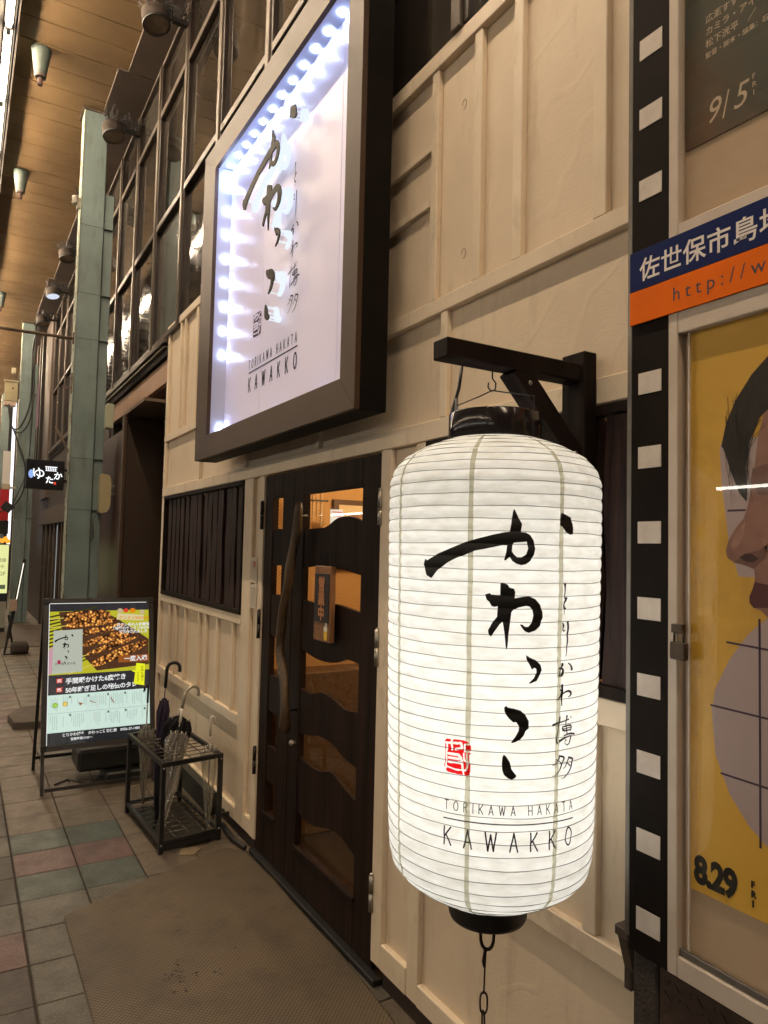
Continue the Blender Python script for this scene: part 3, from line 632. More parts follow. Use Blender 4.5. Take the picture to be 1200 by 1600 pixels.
boxo('card', EM('lit card', (1, .93, .84), 1.0), ms, 2.00, 2.085, 4.05, 4.06, 1.825, 1.945, .002)
Flat().rect(.008, .012, .077, .018).rect(.008, .1, .077, .106).text('一品', .014, .065, .032).text('一品', .014, .03, .032).build('lettering', REDINK, ms, plane_fn((2.00, 4.0485, 1.825), (1, 0, 0), (0, 0, 1)))
hs = thing('hanging_sticks', (1.92, 4.0, 2.05), 'bundle of pale hanging wooden sticks at the top left of the door glass', 'ornament')
for i, (dx, z0) in enumerate(((0, 1.86), (.028, 1.90), (.056, 1.83))):
    boxo('stick', M('pale chopstick wood', (.62, .42, .22), rough=.6), hs, 1.85+dx, 1.862+dx, 4.0, 4.012, z0, 2.06, .002)
boxo('crossbar', BLACKM, hs, 1.83, 1.95, 3.985, 3.998, 1.985, 1.995, .001)
def lamp(x, y, z, P, name, label):
    t = thing(name, (x, y, z), label, 'lamp')
    MB().lathe([(.0, .05), (.04, .045), (.05, 0), (.04, -.045), (.0, -.05)], (x, y, z), 16).build('bulb', EM('warm bulb %g' % P, (1, .72, .42), P), t)
    MB().tube([(x, y, z+.05), (x, y, 2.6)], .006, 6).build('cord', BLACKM, t)
lamp(2.35, 3.3, 2.35, 330, 'pendant_lamp', 'warm pendant lamp inside the restaurant behind the double door')
lamp(2.3, 5.6, 2.0, 420, 'pendant_lamp', 'warm pendant lamp inside the restaurant behind the left slatted window')
lamp(2.6, 1.9, 2.0, 260, 'pendant_lamp', 'warm pendant lamp inside the restaurant behind the slats beside the lantern')
# ================================================================ THINGS ON THE FRONT
# ---------------------------------------------------------------- illuminated box sign
sg = thing('lightbox_sign', (1.44, 3.57, 2.25), 'large bronze framed lit box sign with dark brush lettering above the door', 'sign')
SX, SB, SY0, SY1, SZ0, SZ1 = 1.304, 1.45, 2.462, 4.685, 2.250, 4.290
fy0, fy1, fz0, fz1 = 2.592, 4.445, 2.392, 4.125
def quadframe():
    f = MB()
    O_ = [(SY0, SZ0), (SY1, SZ0), (SY1, SZ1), (SY0, SZ1)]; I_ = [(fy0, fz0), (fy1, fz0), (fy1, fz1), (fy0, fz1)]
    return O_, I_
O_, I_ = quadframe()
for i in range(4):                     # four mitred face members
    j = (i+1) % 4
    P = [O_[i], O_[j], I_[j], I_[i]]
    c = Vector((sum(p[0] for p in P)/4, sum(p[1] for p in P)/4))
    P = [tuple(Vector(p)+(c-Vector(p)).normalized()*.0012) for p in P]
    MB().prism(P, SX, SX+.024).build('frame_member', BRONZE, sg)
BLK = M('black sign side', (.007, .006, .005), (.012, .009, .008), sc=5, rough=.5, spec=.06, bump=.05, bsc=30)
MB().box(SX+.026, SB, SY0, SY0+.02, SZ0, SZ1, .002).build('side_panel', BLK, sg)
MB().box(SX+.026, SB, SY1-.02, SY1, SZ0, SZ1, .002).build('side_panel', BLK, sg)
MB().box(SX+.026, SB, SY0+.021, SY1-.021, SZ0, SZ0+.02, .002).build('side_panel', BLK, sg)
MB().box(SX+.026, SB, SY0+.021, SY1-.021, SZ1-.02, SZ1, .002).build('side_panel', BLK, sg)
WB = M('white sign board', (.76, .715, .88), rough=.35)
_p = [n for n in WB.node_tree.nodes if n.type == 'BSDF_PRINCIPLED'][0]; _p.inputs['Emission Color'].default_value = (.74, .66, .90, 1); _p.inputs['Emission Strength'].default_value = .13   # faint even glow put into the board to lift its dim centre
BX = 1.425
JO = M('dark seam', (.12, .10, .12), rough=.8)
ycut = [SY0+.03, 2.872, 3.838, SY1-.03]
for a, b in zip(ycut[:-1], ycut[1:]): MB().box(BX, BX+.012, a+.0022, b-.0022, SZ0+.025, SZ1-.025, .0015).build('backboard', WB, sg)
MB().box(BX+.012, BX+.016, SY0+.03, SY1-.03, SZ0+.025, SZ1-.025).build('board_seam', JO, sg)
LIN = M('sign inner lining', (.55, .58, .72), rough=.5)
MB().box(SX+.026, BX-.001, fy1+.02, fy1+.026, SZ0+.03, SZ1-.03).box(SX+.026, BX-.001, SY0+.03, fy1+.019, fz1+.02, fz1+.026).build('inner_lining', LIN, sg)
LEDM = EM('cool led', (.50, .63, 1.0), 150.0)
for i in range(11):                      # along the far side
    if i in (8, 9): continue
    z = 4.03-i*.158
    MB().box(BX-.040, BX-.022, fy1+.013, fy1+.019, z-.018, z+.018, .001).build('led', LEDM, sg)
for i in range(13):                      # along the top
    y = 4.40-i*.142
    MB().box(BX-.040, BX-.022, y-.018, y+.018, fz1+.013, fz1+.019, .001).build('led', LEDM, sg)
for y in (4.2, 3.6, 3.0): MB().box(BX-.040, BX-.028, y-.010, y+.010, fz0-.019, fz0-.013, .001).build('led', EM('cool led dim', (.55, .6, 1.0), 60), sg)
# lettering: scaled brush shapes; u runs from far (left) to near (right)
ku, kv = 1.68, 1.62
INKS = M('dark sign lettering', (.014, .012, .009), (.03, .026, .018), sc=10, rough=.5, spec=.12)
WLET = EM('lit white letter return', (.82, .90, 1.0), 1.05)
def sgn(u, v): return (3.616-.0022*u, 2.933+(v-1232)*.001757)
def sgb(u, v): return (3.792-.002288*u, 2.913+(v-1200)*.001854)
def sfn(x): 
    return lambda a, b, c=0: Vector((x+c*-1, 3.30-a, 2.585+.04+b))
# target anchor: KAWAKKO rule at z ~2.61 ; sign text block spans y 2.98..3.83
for i, P in enumerate(INK):
    if i == 1: continue
    pts = [sgn(*p) for p in P]
    hole = [sgn(*p) for p in INK[1]] if i == 0 else None
    fl = Flat().poly(pts, hole); fl.build('letter', INKS, sg, lambda a, b, c=0: Vector((1.338-c, a, b)), thick=-.006)
    fl = Flat().poly(pts, hole); fl.build('letter_back', WLET, sg, lambda a, b, c=0: Vector((1.404-c, a, b)), thick=-.018)
    cx = sum(p[0] for p in pts)/len(pts); cz = sum(p[1] for p in pts)/len(pts)
    for p in pts[::max(1, len(pts)//5)]:
        py, pz = p[0]*.85+cx*.15, p[1]*.85+cz*.15
        MB().tube([(1.339, py, pz), (1.403, py, pz)], .003, 6).build('peg', WLET, sg)
pl_ = lambda a, b, c=0: Vector((BX-.0015, a, b))
Flat().strokes([[(*sgb(p[0], p[1]), p[2]*.0026) for p in s] for s in BRUSH]).build('small_lettering', INKS, sg, pl_)
Flat().poly([sgb(p[0]+18, p[1]-6) for p in SEAL]).build('seal', M('plum seal', (.07, .02, .04), rough=.6), sg, pl_)
Flat().strokes([[(*sgb(p[0]+18, p[1]-6), p[2]*.0021) for p in s] for s in SEALW]).build('seal_lines', WB, sg, lambda a, b, c=0: Vector((BX-.0027, a, b)))
fl = Flat(); caps(fl, 'TORIKAWA HAKATA', 0, .70, .135, .050, .0062, .62); fl.rect(0, .108, .714, .116); caps(fl, 'KAWAKKO', .005, .705, 0, .080, .0105, .62)
fl.build('latin_lettering', INKS, sg, lambda a, b, c=0: Vector((BX-.0015, 4.028-a, 2.608+b)))
# ---------------------------------------------------------------- lantern bracket
LX, LY = 1.183, 1.450
br = thing('lantern_bracket', (1.516, LY, 2.2), 'black timber wall bracket with diagonal brace carrying the lantern', 'bracket')
boxo('wall_post', BLACKW, br, 1.462, 1.511, LY-.042, LY+.045, 1.60, 2.262, .003)
MB().box(1.005, 1.461, LY-.032, LY+.030, 2.177, 2.226, .003).build('arm', BLACKW, br)
MB().bar((1.242, LY+.001, 2.186), (1.480, LY+.001, 1.938), .054, .060, (0, 1, 0)).build('brace', BLACKW, br)
for (x, z) in ((1.278, 2.148), (1.445, 1.976)): MB().lathe([(0, .003), (.006, .002), (.007, 0)], (x, LY-.0285, z), 10, rot=Matrix.Rotation(R(90), 3, 'X')).build('screw', STEEL, br)
# ---------------------------------------------------------------- paper lantern
ln = thing('paper_lantern', (LX, LY, 2.17), 'large lit white paper lantern with black brush lettering and a red seal', 'lantern')
PR = [(.835, .100), (.845, .118), (.862, .152), (.885, .192), (.905, .220), (.93, .240), (.97, .249), (1.05, .2535), (1.4, .2615), (1.75, .2665), (1.87, .2665), (1.905, .256), (1.937, .228), (1.965, .178), (1.980, .138), (1.987, .118)]
def rad(z):
    if z <= PR[0][0]: return PR[0][1]
    for (z0, r0), (z1, r1) in zip(PR[:-1], PR[1:]):
        if z <= z1: return r0+(r1-r0)*(z-z0)/(z1-z0)
    return PR[-1][1]
ribz = []
z = .845
while z < 1.985:
    ribz.append(z); k = .0285 if .95 < z < 1.84 else (.012 + .0165*max(0, min(1, (z-.85)/.1)) if z <= .95 else .012+.0165*max(0, min(1, (1.95-z)/.11)))
    z += k
ribz.append(1.987)
def rp(z):                                     # pleated skin: pulled in at the wires, slightly full between
    for a, b in zip(ribz[:-1], ribz[1:]):
        if a <= z <= b:
            t = (z-a)/(b-a); return rad(z)+.0024*(b-a)/.0285*math.sin(math.pi*t)**.7
    return rad(z)
def paper():
    m, nt, out = nodes('lantern paper'); N = nt.nodes.new; L = nt.links.new
    d = N('ShaderNodeBsdfDiffuse'); t = N('ShaderNodeBsdfTranslucent'); mx = N('ShaderNodeMixShader'); mx.inputs[0].default_value = .62
    g = N('ShaderNodeNewGeometry')
    n = N('ShaderNodeTexNoise'); n.inputs['Scale'].default_value = 22; n.inputs['Detail'].default_value = 8
    mp = N('ShaderNodeMapping'); mp.inputs['Scale'].default_value = (1, 1, 3.0); L(g.outputs['Position'], mp.inputs[0]); L(mp.outputs[0], n.inputs['Vector'])
    cr = N('ShaderNodeValToRGB'); cr.color_ramp.elements[0].position = .3; cr.color_ramp.elements[1].position = .62
    cr.color_ramp.elements[0].color = (.76, .75, .70, 1); cr.color_ramp.elements[1].color = (.90, .90, .87, 1)
    L(n.outputs[0], cr.inputs[0])
    # grime collected on the shoulders
    sp = N('ShaderNodeSeparateXYZ'); L(g.outputs['Position'], sp.inputs[0])
    mr = N('ShaderNodeMapRange'); mr.inputs[1].default_value = 1.86; mr.inputs[2].default_value = 1.99; mr.inputs[3].default_value = 0; mr.inputs[4].default_value = .75; L(sp.outputs[2], mr.inputs[0])
    n2 = N('ShaderNodeTexNoise'); n2.inputs['Scale'].default_value = 35; n2.inputs['Detail'].default_value = 6; L(g.outputs['Position'], n2.inputs['Vector'])
    mu = N('ShaderNodeMath'); mu.operation = 'MULTIPLY'; L(mr.outputs[0], mu.inputs[0]); L(n2.outputs[0], mu.inputs[1])
    m2 = N('ShaderNodeMix'); m2.data_type = 'RGBA'; L(mu.outputs[0], m2.inputs[0]); L(cr.outputs[0], m2.inputs[6]); m2.inputs[7].default_value = (.45, .38, .25, 1)
    L(m2.outputs[2], d.inputs[0]); L(m2.outputs[2], t.inputs[0])
    b = N('ShaderNodeBump'); b.inputs['Strength'].default_value = .25; b.inputs['Distance'].default_value = .003; L(n.outputs[0], b.inputs['Height'])
    L(b.outputs[0], d.inputs['Normal']); L(b.outputs[0], t.inputs['Normal'])
    L(d.outputs[0], mx.inputs[1]); L(t.outputs[0], mx.inputs[2]); L(mx.outputs[0], out.inputs[0]); return m
def thin(name, col, f):
    m, nt, out = nodes(name); N = nt.nodes.new; L = nt.links.new
    d = N('ShaderNodeBsdfDiffuse'); t = N('ShaderNodeBsdfTranslucent'); x = N('ShaderNodeBsdfTransparent'); mx = N('ShaderNodeMixShader'); m2 = N('ShaderNodeMixShader')
    mx.inputs[0].default_value = .5; m2.inputs[0].default_value = f
    d.inputs[0].default_value = t.inputs[0].default_value = x.inputs[0].default_value = (*col, 1)
    L(d.outputs[0], mx.inputs[1]); L(t.outputs[0], mx.inputs[2]); L(mx.outputs[0], m2.inputs[1]); L(x.outputs[0], m2.inputs[2]); L(m2.outputs[0], out.inputs[0]); return m
prof = []
for a, b in zip(ribz[:-1], ribz[1:]):
    for t in (0, .2, .4, .6, .8): prof.append((rp(a+(b-a)*t), a+(b-a)*t))
prof.append((rp(1.987), 1.987))
PAPER = paper()
MB().lathe(prof, (LX, LY, 0), 128).build('paper_skin', PAPER, ln)
WIRE = M('dark rib wire', (.17, .16, .14), rough=.8)  # thin dark wire, one even colour
for z in ribz[:-1]:
    r = rad(z)+.0006
    MB().tube([(LX+r*math.cos(a*math.pi/36), LY+r*math.sin(a*math.pi/36), z+.0008*math.sin(a*.7+z*90)) for a in range(72)], .0009, 4, closed=True).build('rib_wire', WIRE, ln)
TH0 = math.atan2(-LY, -LX)
def lfn(off): return lambda a, b, c=0: Vector((LX+(rp(b)+off)*math.cos(TH0+a/.26), LY+(rp(b)+off)*math.sin(TH0+a/.26), b))
SEAM = thin('pasted paper seam', (.66, .64, .52), .72)
REDT = thin('red seal ink on lit paper', (.95, .015, .02), .75)
for k in range(8):
    th = -.970+k*math.pi/4
    fl = Flat(); zz = [.84+i*.0071 for i in range(162)]
    vs = []
    for z in zz: wv = .0055*(1 if z > .9 else .8); vs += [(th*.26-wv+.0008*math.sin(z*31+k), z), (th*.26+wv+.0008*math.sin(z*23+k), z)]
    fl.add(vs, [(2*i, 2*i+1, 2*i+3, 2*i+2) for i in range(len(zz)-1)]); fl.build('paper_seam', SEAM, ln, lfn(.0010))
CUT = (.016, .0071)
names = ['brush_stroke']*7
for i, P in enumerate(INK):
    if i == 1: continue
    Flat().poly([(a*.001, b*.001) for a, b in P], [(a*.001, b*.001) for a, b in INK[1]] if i == 0 else None).build('brush_stroke', PAPER_TXT, ln, lfn(.0022), CUT)
Flat().strokes([[(a*.001, b*.001, c*.0015) for a, b, c in s] for s in BRUSH]).build('small_lettering', PAPER_TXT, ln, lfn(.0024), CUT)
def inside(P, x, y):
    c = False
    for i in range(len(P)):
        (x0, y0), (x1, y1) = P[i-1], P[i]
        if (y0 > y) != (y1 > y) and x < (x1-x0)*(y-y0)/(y1-y0)+x0: c = not c
    return c
def near(x, y):
    for s in SEALW:
        for (x0, y0, w0), (x1, y1, w1) in zip(s[:-1], s[1:]):
            d2 = (x1-x0)**2+(y1-y0)**2; t = max(0, min(1, ((x-x0)*(x1-x0)+(y-y0)*(y1-y0))/d2))
            if math.hypot(x-x0-t*(x1-x0), y-y0-t*(y1-y0)) < (w0+(w1-w0)*t)*.46: return True
    return False
fl = Flat(); sp_ = 1.0
for i in range(70):
    for j in range(84):
        x, y = -104+i*sp_, 1204+j*sp_
        if inside(SEAL, x+.5, y+.5) and not near(x+.5, y+.5): fl.rect(x*.001, y*.001, (x+sp_)*.001, (y+sp_)*.001)
fl.build('red_seal', REDT, ln, lfn(.0014))
fl = Flat(); caps(fl, 'TORIKAWA HAKATA', -.100, .205, 1.1275, .0195, .0019, .72); fl.build('small_capitals', PAPER_TXT, ln, lfn(.0022), CUT)
fl = Flat(); fl.rect(-.103, 1.1065, .209, 1.1092); caps(fl, 'KAWAKKO', -.101, .205, 1.050, .0385, .0034, .68); fl.build('large_capitals', PAPER_TXT, ln, lfn(.0022), CUT)
GLB = M('glossy black lacquer', (.010, .008, .009), (.02, .015, .014), sc=6, rough=.16, bump=.12, bsc=14)
MB().lathe([(.118, 1.984), (.1195, 1.986), (.1195, 2.053), (.117, 2.056), (.113, 2.056), (.113, 1.984)], (LX, LY, 0), 64, capa=False).build('top_ring', GLB, ln)
MB().lathe([(.112, .846), (.100, .838), (.098, .80), (.094, .790), (.086, .788), (0, .788)], (LX, LY, 0), 48).build('bottom_ring', M('matt black ring', (.012, .012, .013), rough=.4), ln)
ax = Vector((.776, -.63, 0))
pa, pb = Vector((LX, LY, 0))-ax*.112, Vector((LX, LY, 0))+ax*.100
hk = Vector((LX-.01, LY, 2.132))
MB().tube([hk+Vector((0, 0, .04)), hk+Vector((0, 0, .018)), hk+Vector((.012, 0, .008)), hk+Vector((.010, 0, -.010)), hk+Vector((-.004, 0, -.016)), hk+Vector((-.014, 0, -.006)), hk+Vector((-.012, 0, .006))], .0022, 6).build('hook', BLACKM, ln)
MB().tube([(pa.x, pa.y, 2.02), (pa.x, pa.y, 2.075), hk+Vector((-.03, .012, -.030)), hk+Vector((0, 0, -.013)), hk+Vector((.03, -.012, -.016)), (pb.x, pb.y, 2.105), (pb.x, pb.y, 2.01)], .0018, 6).build('hanger_wire', BLACKM, ln)
MB().tube([(pa.x-.002, pa.y, 2.0), (pa.x, pa.y, 2.06), (pa.x+.015, pa.y-.01, 2.13), (pa.x+.022, pa.y-.012, 2.19)], .0045, 8).build('power_cord', BLACKM, ln)
MB().box(pa.x+.004, pa.x+.013, pa.y-.012, pa.y-.003, 2.055, 2.10, .001).build('cord_tie', WHITE, ln)
for (z, P) in ((1.10, 2.35), (1.38, 2.15), (1.68, 2.15)):
    l = bpy.data.lights.new('lantern_bulb', 'POINT'); l.energy = P; l.shadow_soft_size = .05; l.color = (1, .985, .955)
    o = bpy.data.objects.new('lantern_bulb', l); C.objects.link(o); o.parent = ln; o.location = (0, 0, z-2.17)
# chain below
ch = thing('chain', (LX, LY, .79), 'black chain with a spring clip hanging under the lantern', 'chain')
RUST = M('blackened chain steel', (.02, .015, .012), (.07, .035, .025), sc=40, rough=.5, metal=.6)
def link_(cx, cy, z0, z1, w_, a, r=.0032, name='link'):
    ca, sa = math.cos(a), math.sin(a); P = []
    for k in range(16):
        t = 2*math.pi*k/16; u = w_*math.cos(t); v = (z0+z1)/2+(z1-z0)/2*(math.copysign(abs(math.sin(t))**.6, math.sin(t)))
        P.append((cx+u*ca, cy+u*sa, v))
    MB().tube(P, r, 6, closed=True).build(name, RUST, ch)
cx, cy = LX+.0, LY-.0
link_(cx, cy, .705, .800, .017, TH0+R(90), .0045, 'spring_clip')
MB().tube([(cx+.012, cy+.0, .742), (cx+.015, cy, .772)], .0062, 8).build('clip_sleeve', M('red brown sleeve', (.14, .05, .03), rough=.5), ch)
MB().tube([(cx-.005, cy, .712), (cx-.012, cy, .68), (cx-.008, cy, .665)], .0035, 6).build('knot_tail', RUST, ch)
MB().tube([(cx-.003, cy, .705), (cx-.006, cy, .66), (cx-.008, cy, .60)], .0024, 6).build('cord', RUST, ch)
zz = .604
for i in range(12):
    link_(cx-.008-.0005*i, cy, zz-.052, zz, .009, TH0+R(90 if i % 2 == 0 else 20), .0026); zz -= .045
# ---------------------------------------------------------------- plaque and notices
pq = thing('open_plaque', (1.50, 3.06, 1.26), 'wooden plaque reading open for business hung on the door glass', 'sign')
WOOD = M('orange brown plaque wood', (.24, .105, .036), (.16, .068, .024), sc=10, rough=.5, bump=.2, bsc=20, st=(1, 4, .4))
rotp = Matrix.Rotation(R(2.5), 3, 'X')
MB().box(1.478, 1.505, 2.975, 3.150, 1.262, 1.615, .004).build('board', WOOD, pq)
MB().box(1.474, 1.477, 2.985, 3.140, 1.352, 1.580, .001).build('black_field', M('black painted field', (.012, .008, .007), rough=.5), pq)
Flat().text('営業中', 0, 0, .068, vertical=True, bold=.045, step=1.0).build('lettering', M('orange lettering', (.42, .17, .06), rough=.5), pq, plane_fn((1.4728, 3.061, 1.505), (0, -1, 0), (0, 0, 1)))
Flat().text('ようこそ', .0, 0, .013).text('いらっしゃい', 0, -.02, .011).text('ませ', 0, -.038, .011).build('small_print', M('dark print', (.04, .02, .01), rough=.6), pq, plane_fn((1.4768, 3.142, 1.335), (0, -1, 0), (0, 0, 1)))
Flat().poly([(.005, 0), (.035, 0), (.04, .045), (0, .045)]).build('beer_mug', M('yellow print', (.75, .48, .03), rough=.6), pq, plane_fn((1.4768, 3.035, 1.272), (0, -1, 0), (0, 0, 1)))
Flat().poly([(.02+.02*math.cos(a*R(30)), .01+.014*math.sin(a*R(30))) for a in range(12)]).poly([(.024+.011*math.cos(a*R(30)), .032+.014*math.sin(a*R(30))) for a in range(12)]).build('beer_foam', M('white print', (.75, .72, .65), rough=.6), pq, plane_fn((1.4764, 3.035, 1.315), (0, -1, 0), (0, 0, 1)))
MB().tube([(1.494, 3.12, 1.612), (1.520, 3.085, 1.70), (1.494, 3.02, 1.612)], .0015, 5).build('string', BLACKM, pq)
CARDM = M('white notice paper', (.66, .60, .50), (.60, .53, .43), sc=9, rough=.35)
def notice(z0, z1, red, label):
    t = thing('paper_notice', (1.512, 4.07, z0), label, 'notice')
    boxo('sheet', CARDM, t, 1.5095, 1.5125, 4.015, 4.115, z0, z1, .0006)
    fl = Flat()
    for c in range(5):
        v = z1-z0-.02
        while v > .015:
            l = random.uniform(.004, .012); fl.rect(.010+c*.018, v-l, .017+c*.018, v); v -= l+.004
    fl.build('print', M('faded notice print', (.22, .12, .07), rough=.6), t, plane_fn((1.5092, 4.115, z0), (0, -1, 0), (0, 0, 1)))
    if red:
        Flat().text('中', .03, z1-z0-.065, .05, bold=.04).build('red_mark', M('faded red print', (.45, .10, .06), rough=.6), t, plane_fn((1.5088, 4.115, z0), (0, -1, 0), (0, 0, 1)))
notice(1.485, 1.635, True, 'upper paper notice with a faded red mark beside the door')
notice(1.335, 1.475, False, 'lower paper notice of small dark print beside the door hinge')
# ---------------------------------------------------------------- cinema display case
cs = thing('poster_case', (1.45, .9, .77), 'wall mounted poster case with black film strip border and white squares', 'display case')
FX = 1.400
MB().box(FX, FX+.10, 1.086, 1.194, .775, 3.6, .002).build('film_border', FILMB, cs)
MB().box(FX+.004, FX+.14, 1.1955, 1.211, .80, 3.6, .002).build('side_angle', GREYM, cs)
sqm = M('off white square', (.62, .55, .48), (.50, .43, .37), sc=15, rough=.5, chips=(30, (1, 1, 1), .70, .72, (.2, .15, .11)))
ztop = [2.139-.1795*k for k in range(8)]+[2.618, 2.799, 2.9755, 3.155, 3.335]
for z in ztop: MB().box(FX-.0015, FX+.001, 1.106, 1.172, z-.052, z, .0005).build('white_square', sqm, cs)
MB().box(FX-.003, FX+.1, 1.060, 1.0855, .777, 3.6, .002).build('case_stile', FRAMEP, cs)
for z0, z1 in ((.777, .822), (2.21, 2.262), (2.434, 2.468)):
    MB().box(FX-.003, FX+.1, -.9, 1.0595, z0, z1, .002).build('case_rail', FRAMEP, cs)
MB().box(FX+.004, FX+.012, -.9, 1.0595, .8225, .838, .001).build('track', GREYM, cs)
BACK = M('cream case backing', (.62, .48, .36), (.55, .41, .30), sc=3, rough=.5)
MB().box(FX+.026, FX+.036, -.9, 1.0595, .823, 3.6).build('backing', BACK, cs)
PG = GL('case glass', (.96, .95, .92), .004)
MB().box(FX+.012, FX+.016, -.88, 1.056, .839, 2.209).build('pane', PG, cs)
MB().box(FX+.012, FX+.016, -.88, 1.056, 2.47, 3.6).build('pane', PG, cs)
MB().box(FX+.006, FX+.0105, 1.035, 1.040, .84, 2.209, .0005).build('pane_edge', FRAMEP, cs)
MB().box(FX-.002, FX+.0, -.9, -.902+.003, .8, .81).build('end_screw', STEEL, cs)
band = thing('name_band', (FX-.005, .9, 2.26), 'blue and orange band with white Japanese lettering and a web address', 'sign')
NB = M('navy vinyl', (.008, .016, .085), rough=.5, spec=.08); OR = M('orange vinyl', (.82, .155, .003), (.72, .13, .003), sc=5, rough=.5, spec=.1)
MB().box(FX-.009, FX-.004, -.9, 1.1925, 2.3425, 2.440, .0008).build('blue_strip', NB, band)
MB().box(FX-.009, FX-.004, -.9, 1.1925, 2.260, 2.3415, .0008).build('orange_strip', OR, band)
Flat().text('佐世保市島地町', 0, 0, .0595, spacing=1.035, bold=.014).build('lettering', M('white vinyl lettering', (.70, .64, .60), rough=.4), band, plane_fn((FX-.0095, 1.163, 2.366), (0, -1, 0), (0, 0, 1)))
Flat().text('http://www', 0, 0, .046, spacing=1.49).build('web_address', M('navy lettering', (.02, .012, .03), rough=.4), band, plane_fn((FX-.0095, 1.070, 2.2865), (0, -1, 0), (0, 0, 1)))
def PX(x): return lambda a, b, c=0: Vector((x, a, b))
def pp(name, pts, mat, par, x): return Flat().poly(pts).build(name, mat, par, PX(x))
yp = thing('film_poster', (1.422, .7, .97), 'yellow film poster with a face in profile dated 8.29 behind glass', 'poster')
YEL = M('yellow poster paper', (.80, .49, .075), (.68, .40, .055), sc=2, rough=.45, bump=.5, bsc=5, bst=(1, .4, 2.2), speck=(3, (1, 1, 1), .5, .9, (.42, .24, .05)))
MB().box(1.418, 1.42, .31, 1.048, .972, 2.236, .0005).build('sheet', YEL, yp)
LIL = M('lilac grey print', (.50, .40, .43), (.44, .35, .38), sc=2, rough=.5)
def circ(cy, cz, r, n=40): return [(cy+r*math.cos(2*math.pi*k/n), cz+r*math.sin(2*math.pi*k/n)) for k in range(n)]
def sh(L_, s=.0): return [(a*1.0057-.0, 1.7+(b-1.7)*1.0057) for a, b in L_]   # traced on 1.41, sheet on 1.436
pp('lilac_shape', sh([(.957, 1.95), (.963, 1.936), (.958, 1.852), (.941, 1.728), (.92, 1.66), (.7, 1.66), (.6, 1.95)]), LIL, yp, 1.4176)
pp('lilac_shape', sh([(.857, 1.58), (.898, 1.543), (.941, 1.485), (.974, 1.419), (.983, 1.37), (.974, 1.277), (.942, 1.206), (.9, 1.155), (.859, 1.125), (.80, 1.09), (.70, 1.06), (.60, 1.08), (.48, 1.2), (.45, 1.4), (.55, 1.6)]), LIL, yp, 1.4177)
pp('face', sh([(.80, 2.10), (.855, 2.03), (.875, 1.953), (.886, 1.874), (.897, 1.815), (.908, 1.782), (.926, 1.762), (.943, 1.735), (.949, 1.714), (.945, 1.698), (.929, 1.688), (.905, 1.683), (.886, 1.676), (.884, 1.656), (.889, 1.636), (.896, 1.62), (.896, 1.607), (.887, 1.597), (.87, 1.592), (.857, 1.58), (.85, 1.54), (.80, 1.49), (.65, 1.45), (.5, 1.6), (.45, 2.1)]),
   M('rose brown skin print', (.38, .20, .17), (.20, .095, .085), sc=9, rough=.5, det=3, thr=(.35, .75)), yp, 1.4174)
pp('lips', sh([(.884, 1.650), (.889, 1.636), (.896, 1.62), (.896, 1.607), (.887, 1.597), (.85, 1.600), (.83, 1.63), (.85, 1.645)]), M('dark lip print', (.10, .025, .03), rough=.5), yp, 1.4171)
pp('nostril', sh([(.918, 1.700), (.905, 1.692), (.888, 1.690), (.875, 1.698), (.89, 1.708), (.905, 1.708)]), M('nostril print', (.05, .02, .02), rough=.5), yp, 1.4171)
SKH = M('skin highlight print', (.46, .26, .22), (.34, .17, .145), sc=40, rough=.5)
SKS = M('skin shadow print', (.15, .072, .065), (.24, .12, .105), sc=30, rough=.5)
pp('nose_highlight', sh([(.922, 1.752), (.936, 1.730), (.934, 1.716), (.920, 1.722), (.908, 1.745), (.905, 1.775)]), SKH, yp, 1.4172)
pp('cheek_highlight', sh([(.870, 1.74), (.80, 1.76), (.72, 1.70), (.76, 1.64), (.84, 1.66)]), SKH, yp, 1.4172)
pp('eye_shadow', sh([(.888, 1.885), (.893, 1.855), (.875, 1.83), (.83, 1.825), (.78, 1.84), (.77, 1.88), (.82, 1.90)]), SKS, yp, 1.4172)
pp('nose_shadow', sh([(.930, 1.690), (.905, 1.684), (.886, 1.678), (.86, 1.70), (.855, 1.73), (.875, 1.715), (.90, 1.71)]), SKS, yp, 1.4172)
HAIR = M('black hair print', (.012, .009, .010), (.045, .028, .028), sc=26, rough=.5, st=(1, 6, 1), thr=(.5, .8))
pp('hair', sh([(.83, 2.125), (.854, 2.114), (.889, 2.083), (.925, 2.035), (.947, 1.99), (.958, 1.943), (.947, 1.914), (.938, 1.885), (.918, 1.836), (.901, 1.816), (.899, 1.845), (.903, 1.89), (.895, 1.94), (.872, 1.99), (.855, 2.003), (.82, 2.03), (.7, 1.98), (.5, 1.9), (.45, 2.2), (.65, 2.19)]), HAIR, yp, 1.417)
lw = .0022
fl = Flat(); rr = random.Random(5)
for k in range(26):
    a0, z0_ = rr.uniform(.86, .95), rr.uniform(1.95, 2.05); a1 = rr.uniform(.885, .935); z1_ = rr.uniform(1.80, 1.90)
    fl.strokes([[(a*1.0057, 1.7+(b-1.7)*1.0057, w_) for a, b, w_ in ((a0, z0_, .0012), ((a0+a1)/2+.015, (z0_+z1_)/2+.01, .0012), (a1, z1_, .0003))]])
fl.build('hair_strands', M('black ink', (0, 0, 0)), yp, PX(1.4168))
fl = Flat()
for a, b, c, d in ((.959, 1.939, .911, 1.93), (.945, 1.799, .904, 1.799), (.948, 1.52, .55, 1.50), (.986, 1.381, .50, 1.37), (.962, 1.243, .55, 1.235)):
    (a, b), (c, d) = sh([(a, b), (c, d)]); fl.add([(a, b-lw), (a, b+lw), (c, d+lw), (c, d-lw)], [(0, 1, 2, 3)])
